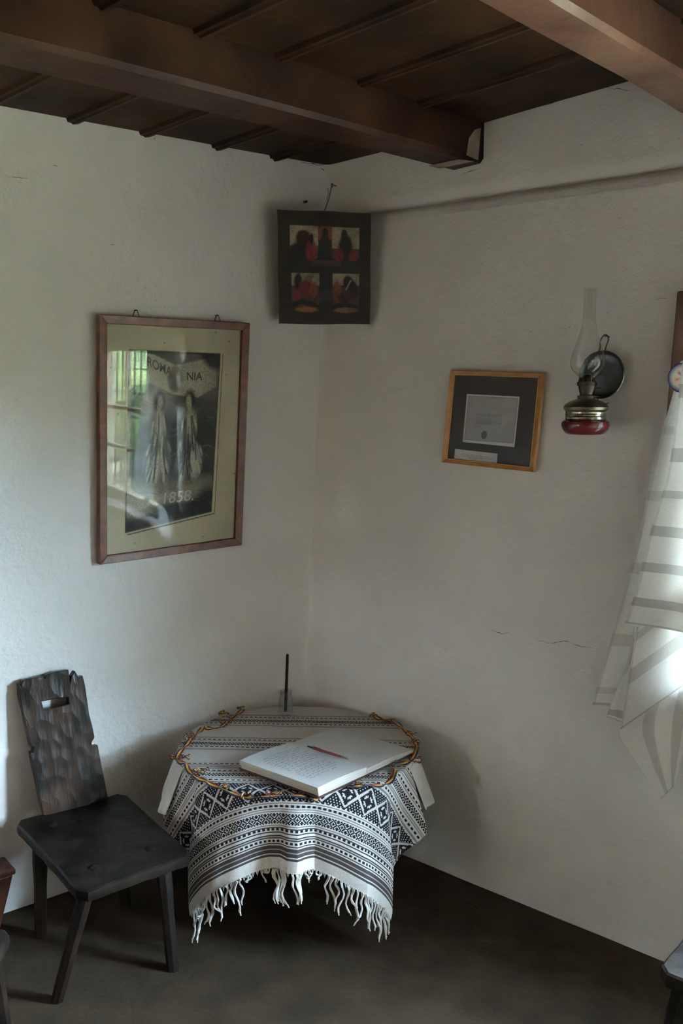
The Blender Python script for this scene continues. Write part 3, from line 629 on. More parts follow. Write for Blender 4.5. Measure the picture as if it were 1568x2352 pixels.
lb = block('page_block', -PWL, -.001, .026, .021, -.006); rb_ = block('page_block', .001, PWR, .016, .009, .0)
def ltop(a): t = (a + PWL) / (PWL - .001); return BZ + .003 + .026 - .005 * t + .004 * math.sin(t * math.pi) + .0008
# written lines on the left page
wr_ = MB(); hr = np.random.default_rng(21)
for ln in range(15):
    b = .052 + ln * .0135; a = -.182 + (.012 if ln in (0, 9) else 0) + hr.random() * .004; end = -.035 - (.05 * hr.random() if ln in (8, 13, 14) else .012 * hr.random())
    if ln in (9,): b += .004
    while a < end:
        wl_ = .008 + .016 * hr.random(); m_ = int(wl_ / .0022) + 2; pts = []
        for k in range(m_):
            pts.append((a + k * .0022, b + (hr.random() - .5) * .0055 - (.003 if hr.random() < .12 else 0)))
        for (x0, y0), (x1, y1) in zip(pts[:-1], pts[1:]):
            d = np.array([x1 - x0, y1 - y0]); nrm = np.array([-d[1], d[0]]) / (np.linalg.norm(d) + 1e-9) * .0006
            wr_.poly([bp(x0 + nrm[0], y0 + nrm[1], ltop(x0)), bp(x1 + nrm[0], y1 + nrm[1], ltop(x1)), bp(x1 - nrm[0], y1 - nrm[1], ltop(x1)), bp(x0 - nrm[0], y0 - nrm[1], ltop(x0))], [(0, 1, 2, 3)])
        a += wl_ + .004 + .004 * hr.random()
hw = add('handwriting', wr_.V, wr_.F, M['ink'], lb); hw['kind'] = 'stuff'
# ruled lines on both pages
rl = MB()
for k in range(26):
    b = .03 + k * .0098
    for a0, a1, zf in ((-PWL + .004, -.004, ltop), (.006, PWR - .006, lambda a: BZ + .003 + .016 - .007 * a / PWR + .004 * math.sin(a / PWR * math.pi) + .0006)):
        A_ = np.linspace(a0, a1, 8)
        for x0, x1 in zip(A_[:-1], A_[1:]): rl.poly([bp(x0, b, zf(x0)), bp(x1, b, zf(x1)), bp(x1, b + .0003, zf(x1)), bp(x0, b + .0003, zf(x0))], [(0, 1, 2, 3)])
M['rule'] = pmat('faint_ruling', (0.50, 0.50, 0.52), (0.55, 0.55, 0.57), scale=40, rough=0.9)
ro = add('ruled_lines', rl.V, rl.F, M['rule'], bk); ro['kind'] = 'stuff'
# red pen lying across the fold of the book
pz = TZ + .0395; p0 = onz(706, 1714, pz); p1 = onz(801, 1744, pz - .006); d = unit(p1 - p0); Lp = np.linalg.norm(p1 - p0)
pen = thing('ballpoint_pen', p0, 'dark red ballpoint pen lying across the open book', 'pen')
MB().tube([p0 + d * Lp * t for t in (.13, .16, .3, .45, .82)], [.0038, .0043, .0046, .0041, .0039], 10).build('barrel', M['redpen'], pen, smooth=True)
MB().tube([p0 + d * Lp * t for t in (0, .02, .13)], [.0018, .0024, .0026], 8).build('push_button', M['blackplastic'], pen, smooth=True)
MB().tube([p0 + d * Lp * t for t in (.82, .9, .98, 1.0)], [.0038, .003, .0014, .0006], 10).build('tip', M['steel'], pen, smooth=True)
MB().tube([p0 + d * Lp * t + np.array([0, 0, .0055]) for t in (.1, .2, .32)], [.001, .0012, .001], 6).build('clip', M['steel'], pen)

# --- clear glass with a black stick standing in it
gp = onz(656, 1640, TZ); gp = np.array([gp[0], gp[1], TZ + .001])
cup = thing('clear_glass', gp, 'small clear glass standing at the back of the table', 'glass')
MB().lathe([(.0001, .0), (.019, .0), (.0232, .003), (.0245, .010), (.0245, .056), (.0235, .061), (.0205, .064), (.0205, .084), (.0195, .0845), (.0188, .083), (.0188, .063), (.0215, .058), (.0225, .052), (.0222, .014), (.0001, .011)], gp, (0, 0, 1), 40).build('glass_body', M['cupglass'], cup, smooth=True)
q0 = onz(655, 1628, TZ + .012); q0[1] = gp[1]; q0[0] = gp[0] - .001; q0[2] = TZ + .0135; q1 = ony(660, 1503, gp[1] + .012)
st_ = thing('black_stick', q0, 'slim black stick pen standing upright in the clear glass', 'pen')
MB().tube([q0, q0 * .98 + q1 * .02, q0 * .03 + q1 * .97, q1], [.0050, .0054, .0052, .0046], 10).build('shaft', M['blackplastic'], st_, smooth=True)
MB().tube([q1, q1 + (q1 - q0) * .01], [.0036, .002], 10).build('cap', M['blackplastic'], st_, smooth=True)

# ================================================================== pictures on the walls
def quad_at(c, nrm):
    """c: four world corners TL, TR, BR, BL -> P(a, b, d): a 0..1 across, b 0..1 down, d out from the wall"""
    c = [np.asarray(q, float) for q in c]
    return lambda a, b, d=0.0: (c[0] * (1 - a) + c[1] * a) * (1 - b) + (c[3] * (1 - a) + c[2] * a) * b + nrm * d
def frame_rails(P, wa, wb, d0, d1, mat, parent, inner_drop=.004, lip=0.0):
    """four mitred rails; wa, wb = rail width as a share of the width and height"""
    O = [(0, 0), (1, 0), (1, 1), (0, 1)]; I = [(wa, wb), (1 - wa, wb), (1 - wa, 1 - wb), (wa, 1 - wb)]
    for k in range(4):
        a, b, c, d = O[k], O[(k + 1) % 4], I[(k + 1) % 4], I[k]
        lo = [P(*q, d0) for q in (a, b, c, d)]; hi = [P(*a, d1), P(*b, d1), P(*c, d1 - inner_drop), P(*d, d1 - inner_drop)]
        bevel(MB().hexa(lo, hi).build('frame_rail', mat, parent), .0022, 2)
def raster(nx, ny):
    x, y = np.meshgrid((np.arange(nx) + .5) / nx, (np.arange(ny) + .5) / ny); return x, y
def ell(x, y, cx, cy, rx, ry, ang=0.0, soft=.15):
    a = math.radians(ang); dx, dy = x - cx, y - cy; X = (dx * math.cos(a) + dy * math.sin(a)) / rx; Y = (-dx * math.sin(a) + dy * math.cos(a)) / ry
    return np.clip((1 - np.hypot(X, Y)) / soft + .5, 0, 1)
def rect(x, y, x0, y0, x1, y1, soft=.008): return np.clip((x - x0) / soft + .5, 0, 1) * np.clip((x1 - x) / soft + .5, 0, 1) * np.clip((y - y0) / soft + .5, 0, 1) * np.clip((y1 - y) / soft + .5, 0, 1)
def stroke(x, y, pts, w, soft=.5):
    D = np.full(x.shape, 9.0)
    for (x0, y0), (x1, y1) in zip(pts[:-1], pts[1:]):
        L2 = (x1 - x0) ** 2 + (y1 - y0) ** 2 + 1e-12; t = np.clip(((x - x0) * (x1 - x0) + (y - y0) * (y1 - y0)) / L2, 0, 1); D = np.minimum(D, np.hypot(x - x0 - t * (x1 - x0), y - y0 - t * (y1 - y0)))
    return np.clip((w - D) / (w * soft) + .5, 0, 1)
def inpoly(x, y, pts):
    r = np.zeros(x.shape, bool); n = len(pts)
    for i in range(n):
        (x0, y0), (x1, y1) = pts[i], pts[(i + 1) % n]
        c = ((y0 > y) != (y1 > y)) & (x < (x1 - x0) * (y - y0) / (y1 - y0 + 1e-12) + x0); r ^= c
    return r.astype(float)
def blur(a, n=1):
    for _ in range(n):
        a = (a + np.roll(a, 1, 0) + np.roll(a, -1, 0)) / 3; a = (a + np.roll(a, 1, 1) + np.roll(a, -1, 1)) / 3
    return a
def mixc(img, m, c): return img * (1 - m[..., None]) + np.asarray(c) * m[..., None]
def painted(name, img, P, a0, a1, b0, b1, d, mat, parent):
    ny, nx = img.shape[:2]; A_, B_ = np.meshgrid(np.linspace(a0, a1, nx + 1), np.linspace(b0, b1, ny + 1))
    TL, TR_, BR, BL = P(0, 0, d), P(1, 0, d), P(1, 1, d), P(0, 1, d); A3, B3 = A_[..., None], B_[..., None]
    V = (TL * (1 - A3) + TR_ * A3) * (1 - B3) + (BL * (1 - A3) + BR * A3) * B3
    return add(name, V.reshape(-1, 3), grid_faces(nx, ny)[:, ::-1].tolist(), mat, parent, colors=np.clip(img, 0.002, 1).reshape(-1, 3))

# --- large print in a reddish frame on the left wall
pd = .028
fc = [onL(229, 722, pd), onL(575, 742, pd), onL(556, 1252, pd), onL(230, 1298, pd)]
fc = [q - nL * pd for q in fc]; FP = quad_at(fc, nL)
pic = thing('framed_print', (fc[2] + fc[3]) / 2, 'large old engraved print in a reddish wood frame, hung on two wire loops', 'picture')
frame_rails(FP, .050, .034, .004, pd, M['frame1'], pic)
add('backing', [FP(.01, .008, .006), FP(.99, .008, .006), FP(.99, .992, .006), FP(.01, .992, .006)], [(0, 1, 2, 3)], M['iconwood'], pic)
gx, gy = 240, 372; x, y = raster(gx, gy); nz = lambda sc, sd: smooth_noise(x * 1.0, y * 1.5, sd, sc)
paper = np.array([.49, .44, .315]); img = np.tile(paper, (gy, gx, 1)) * (1 + .05 * nz(9, 2) + .03 * rng.standard_normal((gy, gx)))[..., None]
img = mixc(img, np.clip(.5 * ell(x, y, 1.0, .04, .22, .14, soft=.9) + .45 * ell(x, y, .98, .96, .2, .06, soft=.9), 0, 1) * .6, (.20, .18, .13))
for k in range(26):
    cx, cy = rng.random(2); img = mixc(img, ell(x, y, cx, cy, .005 + .004 * rng.random(), .004, soft=.6) * .7, (.14, .10, .06))
# the engraved field, slightly askew on the sheet
E4 = [(.165, .112), (.835, .118), (.80, .852), (.145, .905)]
fx = np.clip((x - .155) / .66, 0, 1); fy = np.clip((y - .112) / .76, 0, 1)
field = blur(inpoly(x, y, E4), 1); dk, md, lt = np.array([.014, .014, .014]), np.array([.105, .098, .083]), np.array([.47, .44, .33])
cloud = np.clip(.5 + .55 * nz(8, 31) + .3 * nz(19, 32) + .16 * rng.standard_normal((gy, gx)), 0, 1)
art = dk * (1 - cloud[..., None]) + md * cloud[..., None]
art = mixc(art, np.clip(ell(fx, fy, .45, .83, .55, .10, soft=.8) + ell(fx, fy, .2, .90, .25, .08, soft=.9), 0, 1) * .85, lt)                     # pale ground
art = mixc(art, np.clip(ell(fx, fy, .55, .97, .34, .085, soft=.6) + ell(fx, fy, .95, .93, .2, .12, soft=.7) + ell(fx, fy, .2, 1.02, .3, .06, soft=.7), 0, 1), dk)
art = mixc(art, ell(fx, fy, .28, .30, .16, .10, soft=.9) * .7, lt * .85)                                                                         # pale sky patches
art = mixc(art, ell(fx, fy, .60, .36, .14, .05, soft=.9) * .6, lt * .8)
ban = blur(inpoly(fx, fy, [(-.02, .0), (.28, .02), (.52, .08), (.98, .02), (1.0, .20), (.78, .27), (.50, .25), (.25, .185), (.08, .20), (-.02, .24)]), 1)
art = mixc(art, ban * .96, lt * .92 * (1 + .0 * x[..., None]))
stain = np.clip(.5 + .9 * nz(12, 77), 0, 1) * ell(fx, fy, .86, .14, .34, .22, soft=.7); art = mixc(art, stain * .75, (.17, .13, .12))
art = mixc(art, ell(fx, fy, .93, .03, .14, .06, 20, soft=.6) * .9, dk)
art = mixc(art, np.clip(ell(fx, fy, .515, .165, .085, .075, soft=.3) + ell(fx, fy, .515, .11, .05, .025, soft=.4), 0, 1) * np.clip(.8 + .35 * nz(40, 9), .3, 1), (.055, .036, .028))                        # dark shield-like blot
# two plain robed seated shapes, drawn as folds of cloth
def robe(art, cx, sg, hx, seed):
    """a plain seated draped shape drawn only as light and dark folds of cloth"""
    r_ = np.random.default_rng(seed)
    torso = ell(fx, fy, cx, .43, .085, .13, soft=.35); lap = ell(fx, fy, cx - .02 * sg, .61, .15, .085, -14 * sg, soft=.35)
    skirt = blur(inpoly(fx, fy, [(cx - .13, .58), (cx + .13, .58), (cx + .15 - .02 * sg, .70), (cx + .10, .765), (cx - .04, .775), (cx - .15 - .03 * sg, .755), (cx - .17, .68)]), 3)
    m = np.clip(torso + lap + skirt, 0, 1); art = mixc(art, m, md * 1.1)
    art = mixc(art, ell(fx, fy, cx + .01, .42, .045, .09, soft=.9) * .9, lt * .85); art = mixc(art, ell(fx, fy, cx - .05 * sg, .67, .075, .085, 18 * sg, soft=.8) * .95, lt * .95); art = mixc(art, ell(fx, fy, cx + .08 * sg, .70, .035, .07, soft=.9) * .8, lt * .9)
    for k in range(26):
        x0 = cx + (r_.random() - .5) * .16; y0 = .36 + .26 * r_.random(); x2 = cx + (x0 - cx) * (1.5 + 1.4 * r_.random()) - .03 * sg * r_.random(); y2 = min(y0 + .12 + .22 * r_.random(), .77); xm = (x0 + x2) / 2 + (r_.random() - .5) * .05
        st_k = stroke(fx, fy, [(x0, y0), ((x0 + xm) / 2, y0 + (y2 - y0) * .33), (xm, y0 + (y2 - y0) * .6), (x2, y2)], .0035 + .006 * r_.random(), .9) * m
        art = mixc(art, st_k * .85, dk if k % 3 else lt)
    art = mixc(art, ell(fx, fy, cx, .285, .066, .062, soft=.6), dk * 1.4); art = mixc(art, ell(fx, fy, cx + hx, .292, .030, .038, soft=.7), lt * .8); art = mixc(art, stroke(fx, fy, [(cx, .32), (cx, .35)], .022) * .9, lt * .75)
    return art
art = mixc(art, ell(fx, fy, .52, .60, .48, .24, soft=.7) * .8, dk * 1.2); art = robe(art, .34, 1, .015, 1); art = robe(art, .69, -1, -.015, 2)
for k in range(60):                                      # loose engraving strokes in the clouds
    a_, b_ = rng.random() * 1.0, .22 + .72 * rng.random(); art = mixc(art, stroke(fx, fy, [(a_, b_), (a_ + .05, b_ + .01 * rng.standard_normal()), (a_ + .10, b_ + .02 * rng.standard_normal())], .004, .9) * .35, md * (1.6 if k % 2 else .3))
grain = np.clip(rng.standard_normal((gy, gx)), -1.5, 1.5); art = art * (1 + .30 * blur(grain, 0) * .8)[..., None]
edge = np.clip(stroke(x, y, E4 + [E4[0]], .0045, .8) + stroke(x, y, [(.858, .118), (.828, .865), (.16, .918)], .0025, .8), 0, 1)
img = img * (1 - field[..., None]) + art * field[..., None]; img = mixc(img, edge * .9, dk)
psh = painted('print_sheet', img, FP, .045, .955, .03, .97, .012, M['paint'], pic)
ex, ey = unit(FP(1, .2) - FP(0, .2)), unit(FP(.5, 0) - FP(.5, 1)); zt = .0128
def on_print(px, py): return onL(px, py, zt)
text_mesh('lettering', 'ROMA', on_print(366, 852), on_print(392, 858) - on_print(348, 838), ey, .040, M['blackink'], psh, sx=.80, offset=.012)
text_mesh('lettering', 'NIA', on_print(446, 873), ex, ey, .036, M['blackink'], psh, sx=.95, offset=.012)
text_mesh('lettering', '1858.', on_print(407, 1153), on_print(440, 1148) - on_print(375, 1156), ey, .050, M['paleink'], psh, shear=.12, sx=1.1, offset=.008)
add('glass', [FP(.045, .03, .018), FP(.955, .03, .018), FP(.955, .97, .018), FP(.045, .97, .018)], [(0, 3, 2, 1)], M['picglass'], pic)
for px in (311, 499):
    a = (px - 229) / 346; c = FP(a, 0, .010); MB().tube([c - ex * .013 - ey * .004, c - ex * .003 + ey * .021, c + ex * .003 + ey * .021, c + ex * .013 - ey * .004, c - ex * .013 - ey * .004], .0014, 6).build('wire_loop', M['wire'], pic)
    MB().tube([c + ey * .019 - nL * .012, c + ey * .019 + nL * .004], .0017, 6).build('nail', M['wire'], pic)

# --- small certificate in a honey-coloured frame on the right wall
qd = .020
cc = [onR(1033, 850, qd) - nR * qd, onR(1247, 857, qd) - nR * qd, onR(1225, 1085, qd) - nR * qd, onR(1013, 1062, qd) - nR * qd]; CPq = quad_at(cc, nR)
cer = thing('framed_certificate', (cc[2] + cc[3]) / 2, 'small grey certificate on brown card in a honey wood frame', 'picture')
frame_rails(CPq, .048, .044, .003, qd, M['frame2'], cer, inner_drop=.005)
for k in range(4):
    o = [(.05, .046), (.95, .046), (.95, .954), (.05, .954)]; a, b = o[k], o[(k + 1) % 4]; MB().tube([CPq(*a, .0148), CPq(*b, .0148)], .0012, 6).build('gilt_bead', M['gilt'], cer)
add('mount_card', [CPq(.03, .03, .008), CPq(.97, .03, .008), CPq(.97, .97, .008), CPq(.03, .97, .008)], [(0, 3, 2, 1)], M['mat'], cer)
def cp(px, py, d):                                       # measured on the certificate's own face
    return onR(px, py, d)
crt = [(1072, 905), (1193, 911), (1181, 1027), (1062, 1015)]
cpo = MB().hexa([cp(*q, .008) for q in crt], [cp(*q, .0095) for q in crt]).build('certificate', M['whitecard'], cer)
c2 = [(1075.5, 908.5), (1190, 914.5), (1178.5, 1018.5), (1066, 1010.5)]; QP = quad_at([cp(*q, .0098) for q in c2], nR)
x, y = raster(110, 108); im = np.tile(np.array([.36, .355, .37]), (108, 110, 1)) * (1 + .10 * smooth_noise(x, y, 4, 14) + .05 * rng.standard_normal((108, 110)))[..., None]
im = mixc(im, (rect(x, y, .1, .05, .95, .55) * .25), (.42, .42, .43)); im = mixc(im, ell(x, y, .40, .855, .058, .092, soft=.25) * .9, (.075, .07, .085))
im = mixc(im, ell(x, y, .40, .855, .036, .065, soft=.25) * .5, (.16, .15, .17))
for k in range(8):
    yy = .385 + k * .031; m = rect(x, y, .19, yy, .73 - (.03 if k == 7 else 0), yy + .010, .006) * (np.sin(x * 120 + k * 5) * .5 + np.sin(x * 57 + k) * .5 > -.55); im = mixc(im, m * (.75 if k not in (2, 3) else .4), (.11, .11, .12))
for k in range(9):
    yy = .78 + k * .022; m = rect(x, y, .50, yy, .9, yy + .008, .006) * (np.sin(x * 140 + k * 9) + np.sin(x * 77 + k * 3) > .5); im = mixc(im, m * .55, (.14, .14, .15))
for k in range(3):
    m = rect(x, y, .36 + .06 * k, .22 + .035 * k, .62 - .05 * k, .235 + .035 * k, .01) * (np.sin(x * 110 + k * 9) > .2); im = mixc(im, m * .35, (.2, .2, .2))
im = mixc(im, (rect(x, y, -.1, -.1, 1.1, 1.1) - rect(x, y, .012, .012, .988, .988, .01)) * .6, (.16, .16, .16))
painted('certificate_print', im, QP, 0, 1, 0, 1, 0, M['paint'], cpo)
lab = [(1044.5, 1031), (1142.5, 1042), (1140.5, 1064), (1042.5, 1053)]
clo = MB().hexa([cp(*q, .0086) for q in lab], [cp(*q, .0094) for q in lab]).build('caption_label', M['whitecard'], cer)
LPq = quad_at([cp(*q, .0097) for q in lab], nR); tx = MB(); tr = np.random.default_rng(5)
for ly, a0, a1 in ((.42, .16, .84), (.60, .16, .93), (.76, .33, .53)):              # caption too small to read: letter-like marks
    a = a0
    while a < a1:
        for _ in range(tr.integers(4, 10)):
            if a > a1: break
            for (da, db, w, h) in ((0, 0, .003, .10), (.003, 0 if tr.random() < .5 else .08, .006, .022)): tx.poly([LPq(a + da, ly + db), LPq(a + da, ly + db + h), LPq(a + da + w, ly + db + h), LPq(a + da + w, ly + db)], [(0, 1, 2, 3)])
            a += .0125
        a += .014
o = add('caption_print', tx.V, tx.F, M['blackink'], clo); o['kind'] = 'stuff'
add('glass', [CPq(.04, .036, .013), CPq(.96, .036, .013), CPq(.96, .964, .013), CPq(.04, .964, .013)], [(0, 3, 2, 1)], M['picglass'], cer)
MB().tube([CPq(.955, .04, .017), CPq(.955, .04, .0215)], [.0025, .0018], 8).build('nail_head', M['steel'], cer)

# --- dark painted icon across the corner
ch = unit(uR - uL); ch[2] = 0; inw = unit(np.array([BIS[0], BIS[1], 0])); tilt = .10
ibase = CB + HV * 1.79 + inw * (0.19); ipl = unit(inw - np.array([0, 0, tilt]))
ic = [onpl(px, py, ibase, ipl) for px, py in ((636, 481), (852, 489), (850, 745), (640, 744))]; IP = quad_at(ic, ipl)
icn = thing('icon_panel', (ic[2] + ic[3]) / 2, 'dark old wooden icon of four painted fields hung across the corner', 'icon')
w_ = lambda a, b, d: IP(a, b, d)
rows_a = np.linspace(0, 1, 9); outl = [(t, .004 * math.sin(9 * t)) for t in rows_a] + [(1 + .003 * math.sin(11 * t), t) for t in rows_a[1:]] + [(1 - t, 1 - .003 * math.sin(8 * t)) for t in rows_a[1:]] + [(.004 * math.sin(10 * t) + .0, 1 - t) for t in rows_a[1:-1]]
n_ = len(outl); V = [IP(a, b, 0) for a, b in outl] + [IP(a, b, -.024) for a, b in outl]
fixn(add('panel', V, [tuple(range(n_)), tuple(range(2 * n_ - 1, n_ - 1, -1))] + [(i, (i + 1) % n_, n_ + (i + 1) % n_, n_ + i) for i in range(n_)], M['iconwood'], icn))
gx, gy = 150, 182; x, y = raster(gx, gy); nz = lambda sc, sd: smooth_noise(x, y * 1.2, sd, sc); grime = np.clip(.55 + .35 * nz(14, 3) + .2 * nz(40, 4), 0, 1)
img = np.tile(np.array([.020, .015, .010]), (gy, gx, 1)); cream, red, org, blk, grn, mauve = (.30, .25, .17), (.16, .018, .022), (.19, .06, .022), (.012, .011, .010), (.015, .022, .020), (.07, .04, .045)
for (x0, y0, x1, y1, mid_) in ((.125, .122, .435, .43, .30), (.585, .128, .885, .43, .32), (.135, .545, .445, .87, .66), (.59, .545, .885, .87, .65)):
    img = mixc(img, rect(x, y, x0, y0, x1, mid_) * (.55 + .45 * grime), cream); img = mixc(img, rect(x, y, x0, mid_, x1, y1 - .02) * .85, mauve)
img = mixc(img, rect(x, y, .435, .125, .585, .42) * .9, grn); img = mixc(img, rect(x, y, .435, .125, .585, .245) * .9, (.16, .05, .022))
img = mixc(img, ell(x, y, .51, .19, .035, .055, soft=.3), blk); img = mixc(img, ell(x, y, .51, .26, .05, .06, soft=.4), blk)
# upper left, upper right
img = mixc(img, ell(x, y, .27, .235, .08, .075, soft=.3), (.035, .012, .008)); img = mixc(img, ell(x, y, .22, .37, .10, .10, 20, soft=.4), blk); img = mixc(img, ell(x, y, .36, .35, .06, .10, soft=.5), red); img = mixc(img, ell(x, y, .36, .24, .022, .05, soft=.4), blk)
img = mixc(img, ell(x, y, .72, .195, .034, .05, soft=.3), blk); img = mixc(img, ell(x, y, .735, .31, .075, .12, soft=.35), blk); img = mixc(img, ell(x, y, .66, .38, .05, .06, soft=.6), red); img = mixc(img, ell(x, y, .82, .39, .05, .05, soft=.6), red)
# cross-shaped dark middle
img = mixc(img, rect(x, y, .135, .43, .885, .54) * .9, (.018, .020, .020)); img = mixc(img, rect(x, y, .35, .425, .68, .48) * .6, (.09, .045, .05)); img = mixc(img, rect(x, y, .445, .54, .59, .88) * .85, (.022, .018, .016)); img = mixc(img, rect(x, y, .44, .70, .59, .80) * .6, mauve)
# lower fields
img = mixc(img, ell(x, y, .21, .62, .045, .07, soft=.4), blk); img = mixc(img, ell(x, y, .31, .68, .09, .07, 20, soft=.4), red); img = mixc(img, ell(x, y, .38, .70, .05, .07, soft=.5), org); img = mixc(img, ell(x, y, .19, .75, .05, .05, soft=.5), red)
img = mixc(img, ell(x, y, .33, .59, .05, .03, soft=.6) * .8, (.10, .08, .05)); img = mixc(img, stroke(x, y, [(.14, .84), (.25, .80), (.36, .83), (.44, .86)], .022), blk); img = mixc(img, ell(x, y, .30, .875, .12, .026, soft=.4), (.24, .09, .035))
img = mixc(img, ell(x, y, .64, .71, .05, .10, soft=.5), org); img = mixc(img, ell(x, y, .76, .62, .05, .06, soft=.4), blk); img = mixc(img, ell(x, y, .82, .68, .05, .09, -25, soft=.4), blk); img = mixc(img, stroke(x, y, [(.79, .61), (.76, .66), (.74, .69)], .008), cream)
img = mixc(img, ell(x, y, .74, .76, .10, .05, soft=.5), (.05, .02, .02)); img = mixc(img, stroke(x, y, [(.60, .86), (.72, .82), (.86, .86)], .022), blk); img = mixc(img, ell(x, y, .74, .88, .13, .024, soft=.4), (.20, .085, .05))
img = 1.0 * img * np.clip(.45 + .75 * grime + .18 * rng.standard_normal((gy, gx)), .2, 1.5)[..., None]; crk = np.clip(np.abs(nz(46, 61)) / .05, 0, 1); img = img * (.55 + .45 * crk)[..., None]
painted('painting', img, IP, .012, .988, .010, .990, .0012, M['icon'], icn)
# nail and string it hangs from
nl = PL(.012, 2.262, .03); nl = onpl(762, 424, CB + BIS * .045, BIS)
MB().tube([nl - BIS * .05, nl + BIS * .012], [.003, .003], 8).build('nail', M['wire'], icn)
MB().tube([nl + BIS * .006, (nl + BIS * .008) * .5 + IP(.50, 0, -.010) * .5 + np.array([.004, 0, 0]), IP(.50, 0.0, -.010)], .0016, 6).build('string', M['string'], icn)
MB().tube([nl + BIS * .004, nl + BIS * .004 + ch * .016 + np.array([0, 0, -.006])], .0022, 6).build('string_knot', M['string'], icn)
MB().tube([nl + BIS * .002 - ch * .014 + np.array([0, 0, -.012]), nl + BIS * .002 - ch * .012 + np.array([0, 0, -.03]), nl + BIS * .002 - ch * .017 + np.array([0, 0, -.055])], .0013, 6).build('loose_string', M['string'], icn)
pk = onL(699, 464); MB().tube([pk - nL * .01, pk + nL * .012], [.005, .004], 8).build('old_peg', M['wire'], None, origin=pk)
tag(bpy.data.objects['old_peg'], 'stub of a dark old peg in the wall above the icon', 'peg')

# ================================================================== oil lamp on the right wall
LS = 1.0 / 842.0
lo_ = .105; lax = unit(np.array([-.012, 0, 1.0])); lb0 = onR(1343, 998, lo_)
lamp = thing('oil_lamp', lb0, 'old oil lamp with ruby glass base and clear chimney hung on the wall', 'lamp')
def lz(py): return (998 - py) * LS * 1.015
MB().lathe([(.0001, lz(998)), (36 * LS, lz(998)), (45 * LS, lz(995)), (52 * LS, lz(985)), (54.5 * LS, lz(977)), (53 * LS, lz(969)), (48 * LS, lz(965)), (45 * LS, lz(964)), (.0001, lz(964))], lb0, lax, 48).build('ruby_base', M['redglass'], lamp, smooth=True)
MB().lathe([(44 * LS, lz(965)), (46 * LS, lz(963)), (45.5 * LS, lz(958)), (46.3 * LS, lz(957)), (45.5 * LS, lz(955)), (46.3 * LS, lz(953)), (45.5 * LS, lz(951)), (46 * LS, lz(947)), (45 * LS, lz(945.5))], lb0, lax, 48).build('silver_band', M['silverband'], lamp, smooth=True)
MB().lathe([(45 * LS, lz(946)), (50 * LS, lz(942)), (51 * LS, lz(936)), (47 * LS, lz(930)), (36 * LS, lz(923)), (25 * LS, lz(919)), (21 * LS, lz(918)), (.0001, lz(918))], lb0, lax, 48).build('reservoir', M['brass'], lamp, smooth=True)
MB().lathe([(.0001, lz(919)), (20 * LS, lz(919)), (20.5 * LS, lz(911)), (19 * LS, lz(910)), (15 * LS, lz(909)), (15 * LS, lz(906)), (18 * LS, lz(896)), (19 * LS, lz(889)), (22 * LS, lz(888)), (22.5 * LS, lz(880)), (20 * LS, lz(879.5)), (17 * LS, lz(881)), (.0001, lz(881))], lb0, lax, 40).build('burner', M['darkbrass'], lamp, smooth=True)
pr_ = MB()
for k in range(8):
    a = 2 * math.pi * k / 8; dd = np.array([math.cos(a), math.sin(a), 0]); pr_.hexa(*[[lb0 + lax * lz(881) + dd * 18.3 * LS + s_, lb0 + lax * lz(881) + dd * 18.3 * LS - s_, lb0 + lax * lz(870) + dd * 17 * LS - s_ * .8, lb0 + lax * lz(870) + dd * 17 * LS + s_ * .8] if q == 0 else [lb0 + lax * lz(881) + dd * 19.2 * LS + s_, lb0 + lax * lz(881) + dd * 19.2 * LS - s_, lb0 + lax * lz(870) + dd * 17.8 * LS - s_ * .8, lb0 + lax * lz(870) + dd * 17.8 * LS + s_ * .8] for q in (0, 1) for s_ in (np.array([-dd[1], dd[0], 0]) * 4.6 * LS,)])
pr_.build('chimney_prongs', M['darkbrass'], lamp)
MB().lathe([(.0001, lz(880)), (10 * LS, lz(880)), (11 * LS, lz(870)), (8 * LS, lz(864)), (3 * LS, lz(862)), (.0001, lz(862))], lb0, lax, 24).build('wick_cone', M['darkbrass'], lamp, smooth=True)
outer = [(16, 879), (16.5, 872), (22, 866), (32, 856), (38, 846), (39.5, 838), (38.5, 828), (34, 812), (28, 795), (22.5, 778), (18.5, 764), (16, 750), (14.5, 735), (13.8, 715), (13.4, 695), (13.4, 672)]
prof = [(r * LS, lz(py)) for r, py in catmull([np.array(q, float) for q in outer], 4)]
MB().lathe(prof, lb0, lax, 56).build('chimney', M['chimney'], lamp, smooth=True)
MB().tube([lb0 + lax * lz(893) + ch * 18 * LS, lb0 + lax * lz(893) + ch * 34 * LS], [.0018, .0018], 6).build('wick_key', M['darkbrass'], lamp)
# tin reflector disc against the wall, its loop and the wires holding the bowl
rc = onR(1384, 861, .022); rr_ = 53.5 / 800.0
MB().lathe([(.0001, .004), (rr_ * .5, .0015), (rr_ * .82, .001), (rr_ * .88, .004), (rr_ * .97, .011), (rr_, .0085), (rr_ * .985, .006), (rr_ * .9, -.002), (rr_ * .6, -.004), (.0001, -.004)], rc, nR, 56).build('reflector', M['tin'], lamp, smooth=True)
zup = np.array([0, 0, 1.0]); lp = [rc + uR * a + zup * b for a, b in ((-.016, rr_ - .004), (-.012, rr_ + .010), (-.013, rr_ + .022), (-.008, rr_ + .036), (.0, rr_ + .043), (.008, rr_ + .040), (.011, rr_ + .030), (.007, rr_ + .016), (.004, rr_ + .006), (.004, rr_ - .004))]
MB().tube(catmull(lp, 5), .0017, 6).build('hanging_loop', M['wire'], lamp, smooth=True)
for a in (-.030, -.008):
    s0 = rc + uR * a - zup * (rr_ - .006); e0 = lb0 + lax * lz(926) + uR * (.03 + (a + .03)) - nR * .028
    MB().tube(catmull([s0, s0 - zup * .02 + nR * .006, e0], 5), .0017, 6).build('bracket_wire', M['wire'], lamp, smooth=True)
